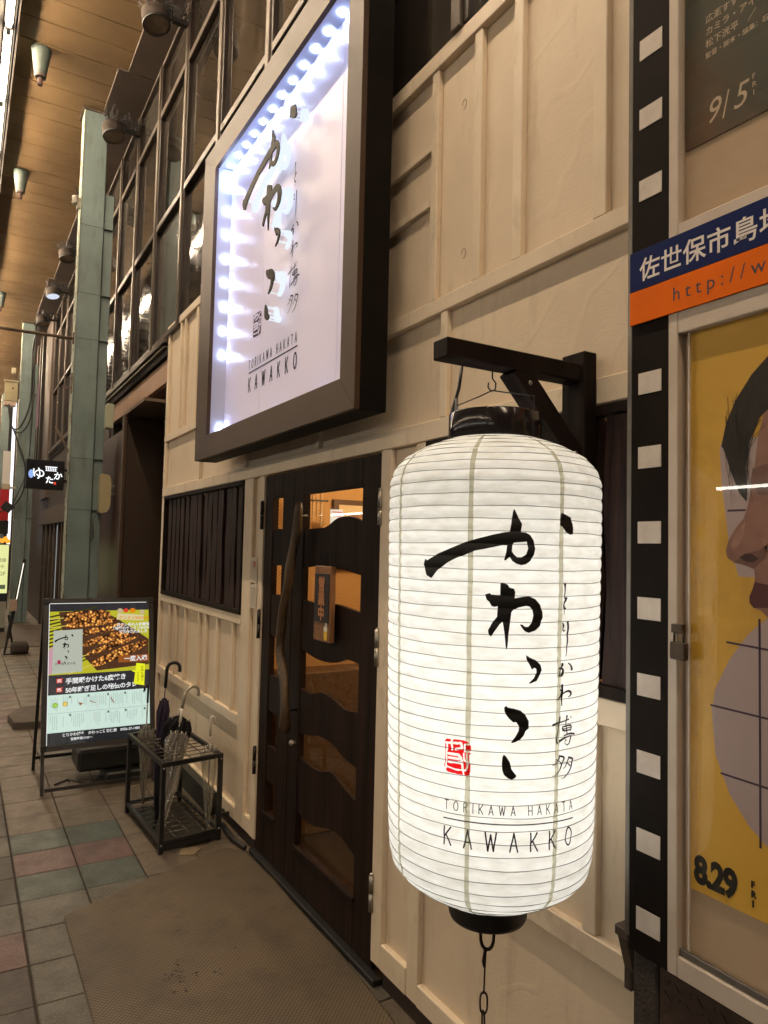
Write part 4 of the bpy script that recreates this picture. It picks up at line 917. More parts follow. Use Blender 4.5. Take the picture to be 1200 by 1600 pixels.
fl.rect(.877, 1.115, .882, 1.575); fl.rect(.74, 1.08, .745, 1.5); fl.build('grid_lines', M('plum grid line', (.055, .03, .07), rough=.5), yp, PX(1.4173))
Flat().text('8.29', 0, 0, .079, bold=.050, spacing=.92, sx=.80).text('F', .131, .038, .0185, bold=.05).text('R', .131, .019, .0185, bold=.05).text('I', .133, .0, .0185, bold=.05).build('date', M('black date print', (.012, .01, .01), rough=.5), yp, plane_fn((1.417, 1.031, .993), (0, -1, 0), (0, 0, 1)))
tp = thing('film_poster', (1.422, .7, 2.62), 'dark film poster with pale names dated 9/5 at the top right', 'poster')
DP = M('dark moody poster print', (.050, .062, .055), (.14, .07, .035), sc=2.2, rough=.45, det=5, thr=(.42, .66))
P = [(1.058, 2.646), (1.064, 2.75), (1.060, 2.86), (1.058, 3.5), (.31, 3.5), (.31, 2.636)]
MB().prism(P, 1.422, 1.424).build('sheet', DP, tp)
W_ = M('cream poster lettering', (.62, .50, .40), rough=.5)
F_ = plane_fn((1.4215, 1.0055, 2.682), (0, -1, 0), (0, 0, 1))
Flat().text('9', 0, 0, .078, sx=.9, italic=.25).text('/', .042, -.004, .085, sx=.6, italic=.1).text('5', .066, 0, .078, sx=.9, italic=.25).text('F', .112, .046, .017).text('R', .112, .028, .017).text('I', .114, .010, .017).build('date', W_, tp, F_)
fl = Flat()
for i, s_ in enumerate(('広瀬すず　　柴田理恵', 'カミラ・アイコ　三浦', '松下洸平　／')): fl.text(s_, 0, .242-i*.029, .0205, bold=.01)
fl.text('監督・脚本・編集：石川慶', 0, .158, .0150, bold=.01); fl.build('names', W_, tp, F_)
pl2 = thing('padlock', (1.385, 1.05, 1.5), 'small brown padlock on a hasp at the edge of the poster case', 'padlock')
LOCKM = M('dark oxidised brass', (.045, .028, .018), (.075, .05, .03), sc=30, rough=.4, metal=.5)
MB().box(1.378, 1.392, 1.026, 1.067, 1.470, 1.509, .003).build('body', LOCKM, pl2)
MB().tube([(1.385, 1.058, 1.505), (1.385, 1.058, 1.528), (1.385, 1.054, 1.536), (1.385, 1.040, 1.536), (1.385, 1.035, 1.528), (1.385, 1.035, 1.505)], .0026, 8).build('shackle', LOCKM, pl2)
MB().box(1.383, 1.3955, 1.037, 1.066, 1.528, 1.548, .001).build('hasp', LOCKM, pl2)
bk = thing('case_bracket', (1.47, 1.28, .6), 'dark bent metal bracket holding the lower left corner of the poster case', 'bracket')
MB().box(1.478, 1.512, 1.252, 1.276, .62, .85, .003).box(1.42, 1.477, 1.213, 1.256, .775, .80, .003).build('bracket_plate', M('rust brown steel', (.05, .035, .028), (.08, .055, .04), sc=12, rough=.5), bk)
MB().bar((1.43, 1.235, .775), (1.49, 1.262, .66), .012, .025, (0, 1, 0)).build('strut', M('rust brown steel', (0, 0, 0)), bk)
# checker plate plinth under the case
CHK = M('rusty dark checker plate', (.040, .028, .022), (.10, .065, .05), sc=8, rough=.45, metal=.3, bump=.3, bsc=60)
pt = thing('plinth', (1.45, .4, GZ), 'rusty brown checker plate plinth under the poster case', 'plinth')
MB().box(1.415, 1.50, -.9, 1.12, GZ, .765, .002).build('plate', CHK, pt)
MB().box(1.41, 1.52, 1.122, 1.19, GZ, .772, .004).build('corner_post', M('rough black render', (.03, .022, .018), (.05, .038, .03), sc=40, rough=.9, bump=1.0, bsc=120), pt)
f = MB()
for i in range(20):
    for j in range(26):
        y, z = 1.10-i*.028, .74-j*.028
        a = R(45) if (i+j) % 2 else R(-45); dy, dz = math.cos(a)*.011, math.sin(a)*.011
        f.bar((1.4145, y-dy, z-dz), (1.4145, y+dy, z+dz), .0045, .004, (1, 0, 0))
f.build('checker_ridges', CHK, pt, kind='stuff')
cw = MB().box(1.52, 1.9, -6, .848, GZ, 3.49).build('cinema_wall', M('beige cinema wall', (.5, .42, .33), (.42, .35, .27), sc=2, rough=.7)); prop(cw, 'beige painted wall carrying the poster case at the right', 'wall')
# ================================================================ STREET THINGS
# ---------------------------------------------------------------- entrance mat
mt = thing('entrance_mat', (1.0, 3, GZ), 'large worn brown ribbed rubber mat lying in front of the door', 'mat')
def rounded(P, r, n=5):
    out = []
    m = len(P)
    for i in range(m):
        a, b, c = Vector(P[i-1]), Vector(P[i]), Vector(P[(i+1) % m]); u = (a-b).normalized(); v = (c-b).normalized()
        rr = min(r, (a-b).length*.4, (c-b).length*.4)
        p0, p1 = b+u*rr, b+v*rr
        for k in range(n+1):
            t = k/n; out.append(tuple(p0.lerp(b, t).lerp(b.lerp(p1, t), t)))
    return out
MP = [(.492, 3.69), (.72, 3.79), (.93, 3.885), (1.18, 4.0), (1.39, 4.075), (1.478, 3.99), (1.492, 3.6), (1.482, 3.2), (1.486, 2.8), (1.47, 2.5), (1.455, 2.3), (1.43, 2.05), (1.40, 1.6), (.50, 1.5), (.497, 2.6)]
RP = rounded(MP, .035)
b = MB(); nn = len(RP); cx_, cy_ = .95, 2.8
inn = [(x+(cx_-x)*.014, y+(cy_-y)*.008) for x, y in RP]
vs = [(x, y, GZ+.001) for x, y in RP]+[(x, y, GZ+.007) for x, y in RP]+[(x, y, GZ+.0105) for x, y in inn]
tri = geometry.tessellate_polygon([[Vector((x, y, 0)) for x, y in inn]])
fs = [(i, (i+1) % nn, nn+(i+1) % nn, nn+i) for i in range(nn)]+[(nn+i, nn+(i+1) % nn, 2*nn+(i+1) % nn, 2*nn+i) for i in range(nn)]+[tuple(t+2*nn for t in f_) for f_ in tri]
b.add(vs, fs).build('rubber_sheet', RUBBER, mt)
STN = M('black gum stain', (.012, .008, .005), rough=.6)
for cx0, cy0, l in ((.845, 3.02, .10), (.80, 2.97, .05), (.905, 2.94, .03), (.835, 2.90, .12), (.79, 2.86, .04), (.93, 3.3, .02), (1.1, 3.05, .012), (.98, 2.90, .05)):
    fl = Flat()
    for k in range(int(l*170)+3):
        x, y, r = cx0+random.gauss(0, .010), cy0+random.uniform(-l/2, l/2), random.uniform(.0018, .0068)
        fl.poly([(x+r*random.uniform(.6, 1.2)*math.cos(a*R(60)), y+r*random.uniform(.6, 1.2)*math.sin(a*R(60))) for a in range(6)])
    fl.build('stain', STN, mt, plane_fn((0, 0, GZ+.0112), (1, 0, 0), (0, 1, 0)))
sc_ = prop(MB().prism([(1.135, 4.10), (1.21, 4.07), (1.27, 4.13), (1.245, 4.17), (1.17, 4.18)], GZ+.001, GZ+.006, 'z').build('paper_scrap', M('buff card', (.26, .20, .12), (.2, .15, .09), sc=9, rough=.7), None), 'torn buff card scrap on the paving beside the umbrella rack', 'scrap')
# ---------------------------------------------------------------- umbrella rack
O0 = Vector((1.048, 4.169, GZ)); U = Vector((.990, .145, 0)).normalized(); V = Vector((-.052, .998, 0)).normalized(); Z = Vector((0, 0, 1))
RW, RL, RH = .352, .735, .505
def RK(a, b_, c): return O0+U*a+V*b_+Z*c
rk = thing('umbrella_rack', tuple(RK(.18, .37, 0)), 'black steel umbrella rack with wire grid standing by the cream wall', 'umbrella stand')
for a in (0, RW):
    for b_ in (0, RL): MB().bar(RK(a, b_, 0), RK(a, b_, RH), .024, .024, U).build('leg', BLACKM, rk)
for c, nm in ((RH-.012, 'top_rim'), (.06, 'lower_rim')):
    f = MB(); hh = .026 if c > .2 else .022
    for p, q_ in (((.012, 0), (RW-.012, 0)), ((.012, RL), (RW-.012, RL)), ((0, .012), (0, RL-.012)), ((RW, .012), (RW, RL-.012))):
        f.bar(RK(*p, c), RK(*q_, c), .018, hh)
    f.build(nm, BLACKM, rk)
f = MB(); f.bar(RK(.012, 0, .030), RK(RW-.012, 0, .030), .016, .030).build('drip_tray_edge', BLACKM, rk)
MB().bar(RK(RW/2, .015, .018), RK(RW/2, RL-.015, .018), RW-.03, .004, Z).build('drip_tray', M('dark tray', (.015, .014, .013), rough=.35), rk)
GR = M('worn grey wire', (.16, .14, .11), (.05, .045, .04), sc=20, rough=.35, metal=.7)
for c in (RH-.008, .075):
    for i in range(1, 4): MB().tube([RK(RW*i/4, .01, c), RK(RW*i/4, RL-.01, c)], .0032, 6).build('grid_wire', GR, rk)
    for i in range(1, 10): MB().tube([RK(.01, RL*i/10, c+.005), RK(RW-.01, RL*i/10, c+.005)], .003, 6).build('grid_wire', GR, rk)
for a, b_, c in ((0, 0, .475), (0, 0, .05), (RW, 0, .475), (RW, 0, .07)):
    p = RK(a, b_, c)-V*.0125; MB().lathe([(0, .003), (.005, .002), (.006, 0)], p, 10, rot=Matrix.Rotation(R(90), 3, 'X')).build('screw', STEEL, rk)
CLEAR = GL('clear umbrella vinyl', (.90, .89, .86), .10, dirt=.15)
CLEAR2 = GL('smoky umbrella vinyl', (.78, .76, .72), .12, dirt=.20)
def umbrella(label, tip, top, canopy, cmat, hmat, hook_dir, hr=.0085, hook=.035, cr=.034, frac=.74, hl=.10):
    tip, top = Vector(tip), Vector(top); ax_ = (top-tip); Ln = ax_.length; t = ax_.normalized()
    th = thing('umbrella', tuple(tip), label, 'umbrella', 'umbrellas in the rack')
    rot = t.to_track_quat('Z', 'Y').to_matrix()
    nfold = 8; n = 48; prof_ = [(.006, .03), (.010, .06), (cr*.42, Ln*.22), (cr*.72, Ln*.45), (cr*.95, Ln*frac*.86), (cr, Ln*frac*.93), (cr*.75, Ln*frac), (.012, Ln*(frac+.035))]
    vs = []; fs = []
    for i, (r, z) in enumerate(prof_):
        for k in range(n):
            a = 2*math.pi*k/n; tw = a+z*3.2
            rr = r*(1+.26*math.cos(nfold*a+.6*math.sin(a*2))*(1 if i > 1 else .2)) if i < 7 else r
            vs.append(tip+rot @ Vector((rr*math.cos(tw), rr*math.sin(tw)*.82, z)))
    for i in range(len(prof_)-1):
        for k in range(n): fs.append((i*n+k, i*n+(k+1) % n, (i+1)*n+(k+1) % n, (i+1)*n+k))
    MB().add(vs, fs, True).build('canopy', cmat, th)
    MB().tube([tip, tip+t*Ln*.999], .0042, 8).tube([tip-t*.001, tip+t*.035], .0055, 8).build('shaft', STEEL if cmat in (CLEAR, CLEAR2) else BLACKM, th)
    rb = MB()
    for k in range(8):
        a = 2*math.pi*k/8; p = tip+rot @ Vector((cr*.8*math.cos(a), cr*.7*math.sin(a), Ln*frac)); rb.tube([p, p+t*.018], .0028, 6)
    rb.build('rib_tips', hmat, th)
    hd = Vector(hook_dir).normalized(); P = [top-t*hl, top]
    for k in range(1, 9):
        a = math.pi*k/8; P.append(top+t*hook*math.sin(a)+hd*hook*(1-math.cos(a)))
    P.append(P[-1]-t*.02)
    MB().tube(P, hr, 10).build('handle', hmat, th)
BLKF = M('black umbrella cloth', (.006, .006, .007), (.012, .011, .013), sc=20, rough=.7, spec=.08)
NAVF = M('dark violet umbrella cloth', (.022, .014, .04), (.035, .022, .055), sc=20, rough=.55)
BH = M('black curved handle', (.012, .012, .012), rough=.28); GH = M('brushed grey handle', (.42, .38, .31), rough=.3, metal=.5); WH = M('ivory plastic handle', (.62, .57, .48), rough=.35)
umbrella('dark violet umbrella with black crook handle standing tallest in the rack', RK(.14, .60, .02), RK(.165, .52, .94), 1, NAVF, BH, (1, -.2, 0), .011, .040, .036, .76, .12)
umbrella('black umbrella with a grey crook handle leaning in the rack', RK(.05, .30, .03), RK(.24, .36, .80), 1, BLKF, GH, (1, .1, 0), .010, .044, .085, .80, .09)
umbrella('clear vinyl umbrella with ivory handle and a slanting tip in the front of the rack', RK(.04, .14, .03), RK(.20, .30, .70), 1, CLEAR, WH, (-.2, .9, 0), .010, .016, .062, .82, .06)
umbrella('clear vinyl umbrella with white handle at the wall side of the rack', RK(.305, .06, .02), RK(.318, .10, .69), 1, CLEAR, WH, (.8, -.1, 0), .007, .012, .044, .74, .10)
umbrella('smoky clear umbrella with dark handle at the street side of the rack', RK(.08, .66, .03), RK(.07, .60, .82), 1, CLEAR2, BH, (-.8, -.2, 0), .007, .012, .042, .66, .10)
# ---------------------------------------------------------------- lit A board
AX0, AX1 = .545, 1.318
AB = Vector((AX0, 5.520, .245)); AT = Vector((AX0, 5.758, 1.283))
av = (AT-AB).normalized(); au = Vector((1, 0, 0)); an = au.cross(av)   # an points towards the viewer (-y)
AH = (AT-AB).length; AW = AX1-AX0
ab = thing('menu_board', (.93, 5.7, GZ), 'lit A frame menu board showing grilled skewers and a pale green menu', 'A board')
ABM = M('dark grey aluminium board frame', (.055, .053, .050), (.08, .075, .07), sc=5, rough=.35, metal=.5)
def abp(a, b_, c=0): return AB+au*a+av*b_+an*c
def abox(name, a0, a1, b0, b1, c0, c1, mat):
    vs = [abp(a, b_, c) for a in (a0, a1) for b_ in (b0, b1) for c in (c0, c1)]
    return MB().add(vs, [(0, 1, 3, 2), (4, 6, 7, 5), (0, 4, 5, 1), (2, 3, 7, 6), (0, 2, 6, 4), (1, 5, 7, 3)]).build(name, mat, ab)
FB = .034
abox('frame_side', 0, FB, 0, AH, -.03, .008, ABM); abox('frame_side', AW-FB, AW, 0, AH, -.03, .008, ABM)
abox('frame_rail', FB+.001, AW-FB-.001, 0, FB, -.03, .007, ABM); abox('frame_rail', FB+.001, AW-FB-.001, AH-FB, AH, -.03, .007, ABM)
for a, b_ in ((0, 0), (0, AH), (AW, 0), (AW, AH)):
    MB().box(-.021, .021, -.021, .021, -.012, .012, .004, rot=None).build('corner_cap', BLACKM, ab, origin=None).matrix_basis = Matrix.Translation(abp(a+(.019 if a == 0 else -.019), b_+(.019 if b_ == 0 else -.019), .004)-Vector((.93, 5.7, GZ))) @ Matrix((au, av, an)).transposed().to_4x4() @ Matrix.Translation(Vector((.93, 5.7, GZ)))
abox('back_panel', .004, AW-.004, .004, AH-.004, -.045, -.031, BLACKM)
for a in (.013, AW-.013):
    MB().bar(abp(a, .0, -.012), abp(a, -.285, -.012), .028, .022, (1, 0, 0)).build('front_leg', ABM, ab)
    MB().bar(abp(a, AH-.02, -.06), Vector((AX0+a, 6.13, GZ)), .024, .022, (1, 0, 0)).build('rear_leg', BLACKM, ab)
MB().bar(abp(.03, -.255, -.012), abp(AW-.03, -.255, -.012), .012, .024).build('cross_bar', ABM, ab)
MB().bar(Vector((AX0+.02, 6.09, GZ+.10)), Vector((AX1-.02, 6.09, GZ+.10)), .012, .024).build('cross_bar', BLACKM, ab)
iw, ih = AW-2*FB-.004, AH-2*FB-.004
def afn(off): return lambda a, b_, c=0: abp(FB+.002+a*iw, FB+.002+(1-b_)*ih, off)     # a,b in 0..1 from the top left
def em(name, c, s=1.0): return EM(name, tuple(x*s for x in c), 1.0)
def E1(name, fl, mat, off): return fl.build(name, mat, ab, afn(off))
E1('dark_band', Flat().rect(0, 0, 1, .058), em('lit charcoal', (.035, .032, .036)), .001)
E1('dark_band', Flat().rect(0, .515, 1, .655), em('lit charcoal', (0, 0, 0)), .001)
E1('dark_band', Flat().rect(0, .915, 1, 1), em('lit charcoal deep', (.022, .022, .024)), .001)
E1('menu_sheet', Flat().rect(0, .655, 1, .915), em('lit pale green', (.66, .84, .74)), .001)
E1('photo_ground', Flat().rect(0, .058, 1, .515), em('lit lime yellow', (.55, .52, .03)), .001)
def photo(x, y): return ((x-350)/750, .058+(y-165)/475*.457)
def pz(L_): return [photo(*p) for p in L_]
fl = Flat()
for k in range(16):
    y0_ = 200+k*28; fl.poly(pz([(350, y0_), (700, y0_-70-k*3), (700, y0_-60-k*3), (350, y0_+13)]))
E1('grill_bars', fl, em('lit dark bars', (.06, .05, .01)), .0014)  # black grill lines printed on the picture
E1('pan', Flat().poly(pz([(420, 168), (740, 166), (860, 235), (1000, 330), (1098, 400), (1098, 600), (700, 625), (600, 510), (560, 440), (440, 300)])), em('lit dark pan', (.09, .038, .018)), .0018)  # dark tray printed behind the skewers
def meat():
    m, nt, out = nodes('lit grilled meat'); N = nt.nodes.new; L = nt.links.new
    e = N('ShaderNodeEmission'); L(e.outputs[0], out.inputs[0]); g = N('ShaderNodeNewGeometry')
    v = N('ShaderNodeTexVoronoi'); v.inputs['Scale'].default_value = 52; v.inputs['Randomness'].default_value = 1; L(g.outputs['Position'], v.inputs['Vector'])
    n = N('ShaderNodeTexNoise'); n.inputs['Scale'].default_value = 70; n.inputs['Detail'].default_value = 6; L(g.outputs['Position'], n.inputs['Vector'])
    a = N('ShaderNodeMath'); a.operation = 'MULTIPLY_ADD'; a.inputs[1].default_value = .55; L(n.outputs[0], a.inputs[0]); L(v.outputs['Distance'], a.inputs[2])
    cr = N('ShaderNodeValToRGB'); r = cr.color_ramp; r.elements[0].position = .22; r.elements[1].position = .95
    r.elements[0].color = (1.0, .86, .40, 1); r.elements[1].color = (.02, .008, .004, 1)
    x = r.elements.new(.38); x.color = (.80, .46, .09, 1); x = r.elements.new(.58); x.color = (.42, .15, .03, 1)
    L(a.outputs[0], cr.inputs[0])
    n2 = N('ShaderNodeTexNoise'); n2.inputs['Scale'].default_value = 9; L(g.outputs['Position'], n2.inputs['Vector'])
    mx = N('ShaderNodeMix'); mx.data_type = 'RGBA'; mx.blend_type = 'MULTIPLY'; mx.inputs[0].default_value = .8; L(cr.outputs[0], mx.inputs[6]); L(n2.outputs[0], mx.inputs[7])
    L(mx.outputs[2], e.inputs[0]); e.inputs[1].default_value = 3.0
    return m
MEAT = meat()
for k, (x0, y0, x1, y1, wd) in enumerate(((455, 215, 800, 190, 80), (470, 275, 850, 235, 60), (600, 338, 905, 280, 54), (600, 425, 980, 335, 66), (630, 500, 1010, 372, 46), (665, 578, 1080, 425, 74))):
    d = Vector((x1-x0, y1-y0)); t = d.normalized(); n_ = Vector((-t.y, t.x)); L0, L1 = [], []
    m_ = 12
    for i in range(m_+1):
        c = Vector((x0, y0))+d*i/m_; e_ = math.sin(math.pi*min(1, max(0, (i+.35)/(m_+.7))))**.35
        L0.append(tuple(c+n_*wd*.5*e_*random.uniform(.88, 1.1))); L1.append(tuple(c-n_*wd*.5*e_*random.uniform(.88, 1.1)))
    P0 = Vector((x0, y0))-t*min(180, (x0-356)/t.x)
    E1('skewer_stick', Flat().poly(pz([tuple(P0+n_*3), tuple(P0-n_*3), tuple(Vector((x0, y0))-n_*3), tuple(Vector((x0, y0))+n_*3)])), em('lit bamboo', (.75, .60, .12)), .0021)
    E1('grilled_skewer', Flat().poly(pz(L0+L1[::-1])), MEAT, .0024+k*.0002)
E1('hand', Flat().poly(pz([(350, 455), (385, 425), (440, 440), (470, 520), (440, 600), (350, 640)])), em('lit pink', (.62, .34, .40)), .0036)
E1('logo_card', Flat().poly(pz([(383, 310), (592, 305), (592, 625), (378, 632)])), em('lit pale card', (.50, .53, .44)), .0039)
kx = .00092; f2 = lambda a, b_, c=0: abp(.048+a, 1.02+b_, .0044-0)
lg = lambda p: (p[0]*.001*.36+.062, (p[1]*.001-1.80)*.36-.078+.0)
for i, P in enumerate(INK):
    if i == 1: continue
    Flat().poly([lg(p) for p in P], [lg(p) for p in INK[1]] if i == 0 else None).build('logo_brush', em('lit black', (.008, .008, .008)), ab, lambda a, b_, c=0: abp(.070+a, .885+b_, .0044))
Flat().poly([lg(p) for p in SEAL]).build('logo_seal', em('lit dull red', (.45, .03, .08)), ab, lambda a, b_, c=0: abp(.070+a, .885+b_, .0044))
LB = em('lit black', (0, 0, 0)); LW = em('lit white', (.88, .90, .88))
def atext(name, s_, a, b_, size, mat, off=.0045, ang=0.0, **k):
    c_, s__ = math.cos(R(ang)), math.sin(R(ang))
    o = abp(FB+.002+a*iw, FB+.002+(1-b_)*ih, off)
    return Flat().text(s_, 0, 0, size, **k).build(name, mat, ab, plane_fn(o, au*c_+av*s__, av*c_-au*s__))
atext('logo_caption', '五ヶ瀬人気の店', .06, .445, .020, LB)
atext('headline', '手間暇かけた6度焼き', .165, .580, .044, LW, bold=.03, ang=1.2, spacing=1.0)
atext('headline', '50年継ぎ足しの秘伝のタレ', .165, .643, .042, LW, bold=.03, ang=1.2, spacing=.97)
for b_ in (.573, .637):
    E1('check_box', Flat().rect(.080, b_-.032, .135, b_), em('lit check red', (.75, .06, .03)), .0045)
    E1('check_box_inner', Flat().rect(.090, b_-.026, .125, b_-.006), LW, .0049)
    E1('check_mark', Flat().strokes([[(.095, b_-.018, .006), (.108, b_-.008, .007), (.142, b_-.036, .004)]]), em('lit check red', (0, 0, 0)), .0053)
E1('brown_band', Flat().rect(.68, .400, 1.0, .452), em('lit brown', (.34, .10, .02)), .0040)
atext('band_lettering', '一度入魂', .74, .441, .042, LW, off=.0046, bold=.03)
E1('yellow_tag', Flat().poly([(.865, .462), (.955, .472), (.945, .632), (.835, .615)]), em('lit yellow', (.90, .92, .02)), .0050)
E1('yellow_tag', Flat().poly([(.82, .512), (.865, .520), (.862, .535), (.822, .522)]), em('lit yellow', (0, 0, 0)), .0050)
atext('tag_lettering', 'お持ち帰り', .925, .503, .024, LB, off=.0055, vertical=True, step=.98)
atext('tag_lettering', 'できます', .880, .545, .018, LB, off=.0055, vertical=True, step=.98)
E1('banner', Flat().poly([(.67, .082), (.95, .098), (.945, .142), (.665, .128)]), em('lit cream banner', (.75, .66, .35)), .0042)
atext('banner_lettering', 'ケンミンSHOW!!', .685, .125, .030, em('lit orange', (.80, .25, .01)), off=.0047, ang=-2, bold=.02)
for cx0, cy0, r, c in ((.70, .062, .030, 'lit tan'), (.76, .060, .026, 'lit check red'), (.83, .062, .030, 'lit orange'), (.93, .074, .028, 'lit tan')):
    E1('banner_ornament', Flat().poly([(cx0+r*math.cos(a*R(30)), cy0+r*.62*math.sin(a*R(30))) for a in range(12)]), em(c, (.62, .48, .28)), .0040)
for i, s_ in enumerate(('日テレ系の人気番組', '「秘密のケンミンSHOW」', 'で紹介されました')):
    atext('promo_lettering', s_, .835, .178+i*.027, .0265, LW, off=.0046, bold=.03, align='CENTER')
# menu print
INKG = em('lit menu ink', (.12, .17, .14)); RG = em('lit menu red', (.70, .10, .10))
fl = Flat(); fr = Flat()
rnd = random.Random(3)
for row in (0, 1):
    top = .672+row*.125; u = .03
    fl.rect(.01, .782, .99, .7835)
    while u < .975:
        sec = int(u/.185) != int((u-.022)/.185)
        if sec: fl.rect(u-.002, top-.004, u+.016, top+.012); u += .02; continue
        if rnd.random() < .14: u += .04; continue
        v = top+(.0 if rnd.random() < .7 else .012); end = top+rnd.uniform(.05, .10)
        tgt = fr if rnd.random() < .07 else fl
        while v < end:
            l = rnd.uniform(.0025, .005); w_ = .0062
            tgt.rect(u, v, u+w_, v+l*.45); tgt.rect(u+w_*.3, v, u+w_*.55, v+l)
            v += l+.0022
        u += .019
E1('menu_print', fl, INKG, .0018); E1('menu_print', fr, RG, .0018)
for cx0, cy0, r, c in ((.072, .727, .028, (.25, .45, .05)), (.165, .722, .026, (.60, .42, .08))):
    E1('dish_picture', Flat().poly([(cx0+r*math.cos(a*R(24)), cy0+r*.68*math.sin(a*R(24))) for a in range(15)]), em('lit dish %s' % c[0], c), .0018)
    E1('dish_rim', Flat().poly([(cx0+r*.7*math.cos(a*R(24)), cy0+r*.48*math.sin(a*R(24))) for a in range(15)]), em('lit dish in %s' % c[0], tuple(x*1.5 for x in c)), .0022)
E1('dish_picture', Flat().poly([(.29, .715), (.335, .728), (.305, .742)]).poly([(.40, .71), (.46, .73), (.46, .734), (.398, .716)]).poly([(.60, .70), (.61, .70), (.64, .74), (.63, .742)]), em('lit dish brown', (.35, .12, .04)), .0018)
atext('footer_lettering', 'とりかわ博多　かわっこ佐世保店　0956-37-1485', .14, .945, .0245, LW, off=.004, bold=.02, ang=0)
atext('footer_lettering', '営業時間17:00〜', .22, .975, .0200, LW, off=.004, bold=.02, ang=0)
abox('edge_light', FB, FB+.004, FB, AH-FB, .008, .0095, em('lit edge', (.9, .9, .85))); abox('edge_light', FB, AW*.93, AH-FB-.004, AH-FB, .0075, .0092, em('lit edge', (0, 0, 0)))
MB().add([abp(FB, FB, .0062), abp(AW-FB, FB, .0062), abp(AW-FB, AH-FB, .0062), abp(FB, AH-FB, .0062), abp(FB, FB, .0068), abp(AW-FB, FB, .0068), abp(AW-FB, AH-FB, .0068), abp(FB, AH-FB, .0068)], [(3, 2, 1, 0), (4, 5, 6, 7), (0, 1, 5, 4), (1, 2, 6, 5), (2, 3, 7, 6), (3, 0, 4, 7)]).build('cover_sheet', GL('board cover', (.97, .97, .97), .02), ab)
# ballast, cable, stone slabs
bt = thing('ballast_box', (1.1, 5.8, GZ), 'black plastic ballast box with a flat weight under the lit menu board', 'box')
PLB = M('black moulded plastic', (.014, .014, .013), (.022, .021, .019), sc=6, rough=.45, bump=.15, bsc=40)
MB().box(.80, 1.30, 5.60, 5.95, GZ+.085, GZ+.24, .02).build('tank', PLB, bt); MB().box(.98, 1.24, 5.52, 5.80, GZ+.001, GZ+.082, .012).build('flat_weight', PLB, bt)
MB().tube([(1.10, 5.70, GZ+.24), (1.10, 5.70, GZ+.262), (1.02, 5.70, GZ+.262), (1.02, 5.70, GZ+.24)], .008, 8).build('carry_handle', PLB, bt)
cb = MB(); P = []
for i in range(40):
    t = i/39; P.append((.66+.30*t+.05*math.sin(t*9), 5.66+.10*math.sin(t*6.5)+.04*t, GZ+.009+.02*abs(math.sin(t*9))*(t > .4)))
prop(cb.tube(P, .006, 6).build('power_cable', PLB, None), 'black power cable coiled on the paving under the menu board', 'cable')
def stone(P, z1, label, nm='stone_slab'):
    RP_ = rounded(P, .03); b_ = MB(); n_ = len(RP_); c_ = Vector((sum(p[0] for p in RP_)/n_, sum(p[1] for p in RP_)/n_))
    vs = []
    for z, s_ in ((GZ+.001, 1.0), (z1-.012, 1.0), (z1, .975)):
        vs += [(c_.x+(x-c_.x)*s_+random.uniform(-.003, .003), c_.y+(y-c_.y)*s_+random.uniform(-.003, .003), z) for x, y in RP_]
    fs = [(k_*n_+i, k_*n_+(i+1) % n_, (k_+1)*n_+(i+1) % n_, (k_+1)*n_+i) for k_ in (0, 1) for i in range(n_)]+[tuple(range(2*n_, 3*n_))]
    return prop(b_.add(vs, fs).build(nm, M('rough grey stone', (.11, .085, .065), (.07, .055, .042), sc=9, rough=.8, bump=.8, bsc=30), None), label, 'stone')
stone([(.50, 7.50), (.90, 7.40), (1.02, 7.60), (.98, 8.15), (.62, 8.18), (.47, 7.86)], GZ+.07, 'flat grey stone slab lying on the paving behind the menu board')
hp_ = thing('hose_tap', (1.47, 4.42, GZ), 'dark low tap and pipe on the kick board beside the umbrella rack', 'tap')
MB().tube([(1.50, 4.34, GZ+.10), (1.45, 4.34, GZ+.10), (1.44, 4.34, GZ+.06)], .012, 8).tube([(1.45, 4.30, GZ+.118), (1.45, 4.38, GZ+.118)], .006, 6).lathe([(0, .03), (.022, .028), (.022, .018), (0, .016)], (1.45, 4.34, GZ+.10), 12).build('tap_body', PLB, hp_)
MB().tube([(1.47, 4.36, GZ+.03), (1.46, 4.15, GZ+.02), (1.485, 4.0, GZ+.018)], .014, 8).build('pipe', PLB, hp_)
# ---------------------------------------------------------------- columns
def column(y, label, x0=.965, wd=.238, joints=(3.9, 4.4, 5.15, 2.6, 2.05, 1.1)):
    t = thing('arcade_column', (x0+.15, y, GZ), label, 'column', 'mint steel columns along the arcade')
    MB().box(x0, x0+wd, y, y+.26, GZ, CZ-.005, .008).build('shaft', MINT, t)
    MB().box(x0+wd+.006, x0+wd+.100, y+.03, y+.22, GZ, CZ-.9, .004).build('side_duct', MINT, t)
    MB().box(x0+wd-.002, x0+wd+.008, y+.05, y+.2, GZ, CZ-.9).build('groove', DARKM, t)
    MB().box(x0-.006, x0-.0005, y-.004, y+.2, GZ+.2, CZ-.01, .001).build('peeling_edge', MINTP, t)
    for z in joints: MB().box(x0-.004, x0+wd+.102, y-.0025, y+.225, z, z+.006, .001).build('joint_band', M('dark joint', (.09, .11, .10), rough=.6), t)  # thin darker bands across the column joints
    MB().box(x0-.03, x0+wd+.03, y-.03, y+.28, CZ-.022, CZ-.004, .002).build('head_plate', M('rust stained plate', (.14, .10, .06), (.05, .035, .025), sc=20, rough=.7), t)
    return t
column(8.25, 'tall mint green steel column with peeling paint right beside the dark doorway')
column(17.2, 'second mint green column hung with cables farther up the arcade', joints=(4.9, 3.3, 2.2))
column(26.0, 'farthest mint green column at the left picture edge', joints=(4.0, 2.4))
ins = thing('insulator_fitting', (.93, 8.3, 5.38), 'small pale insulator fitting high on the near mint column', 'fitting')
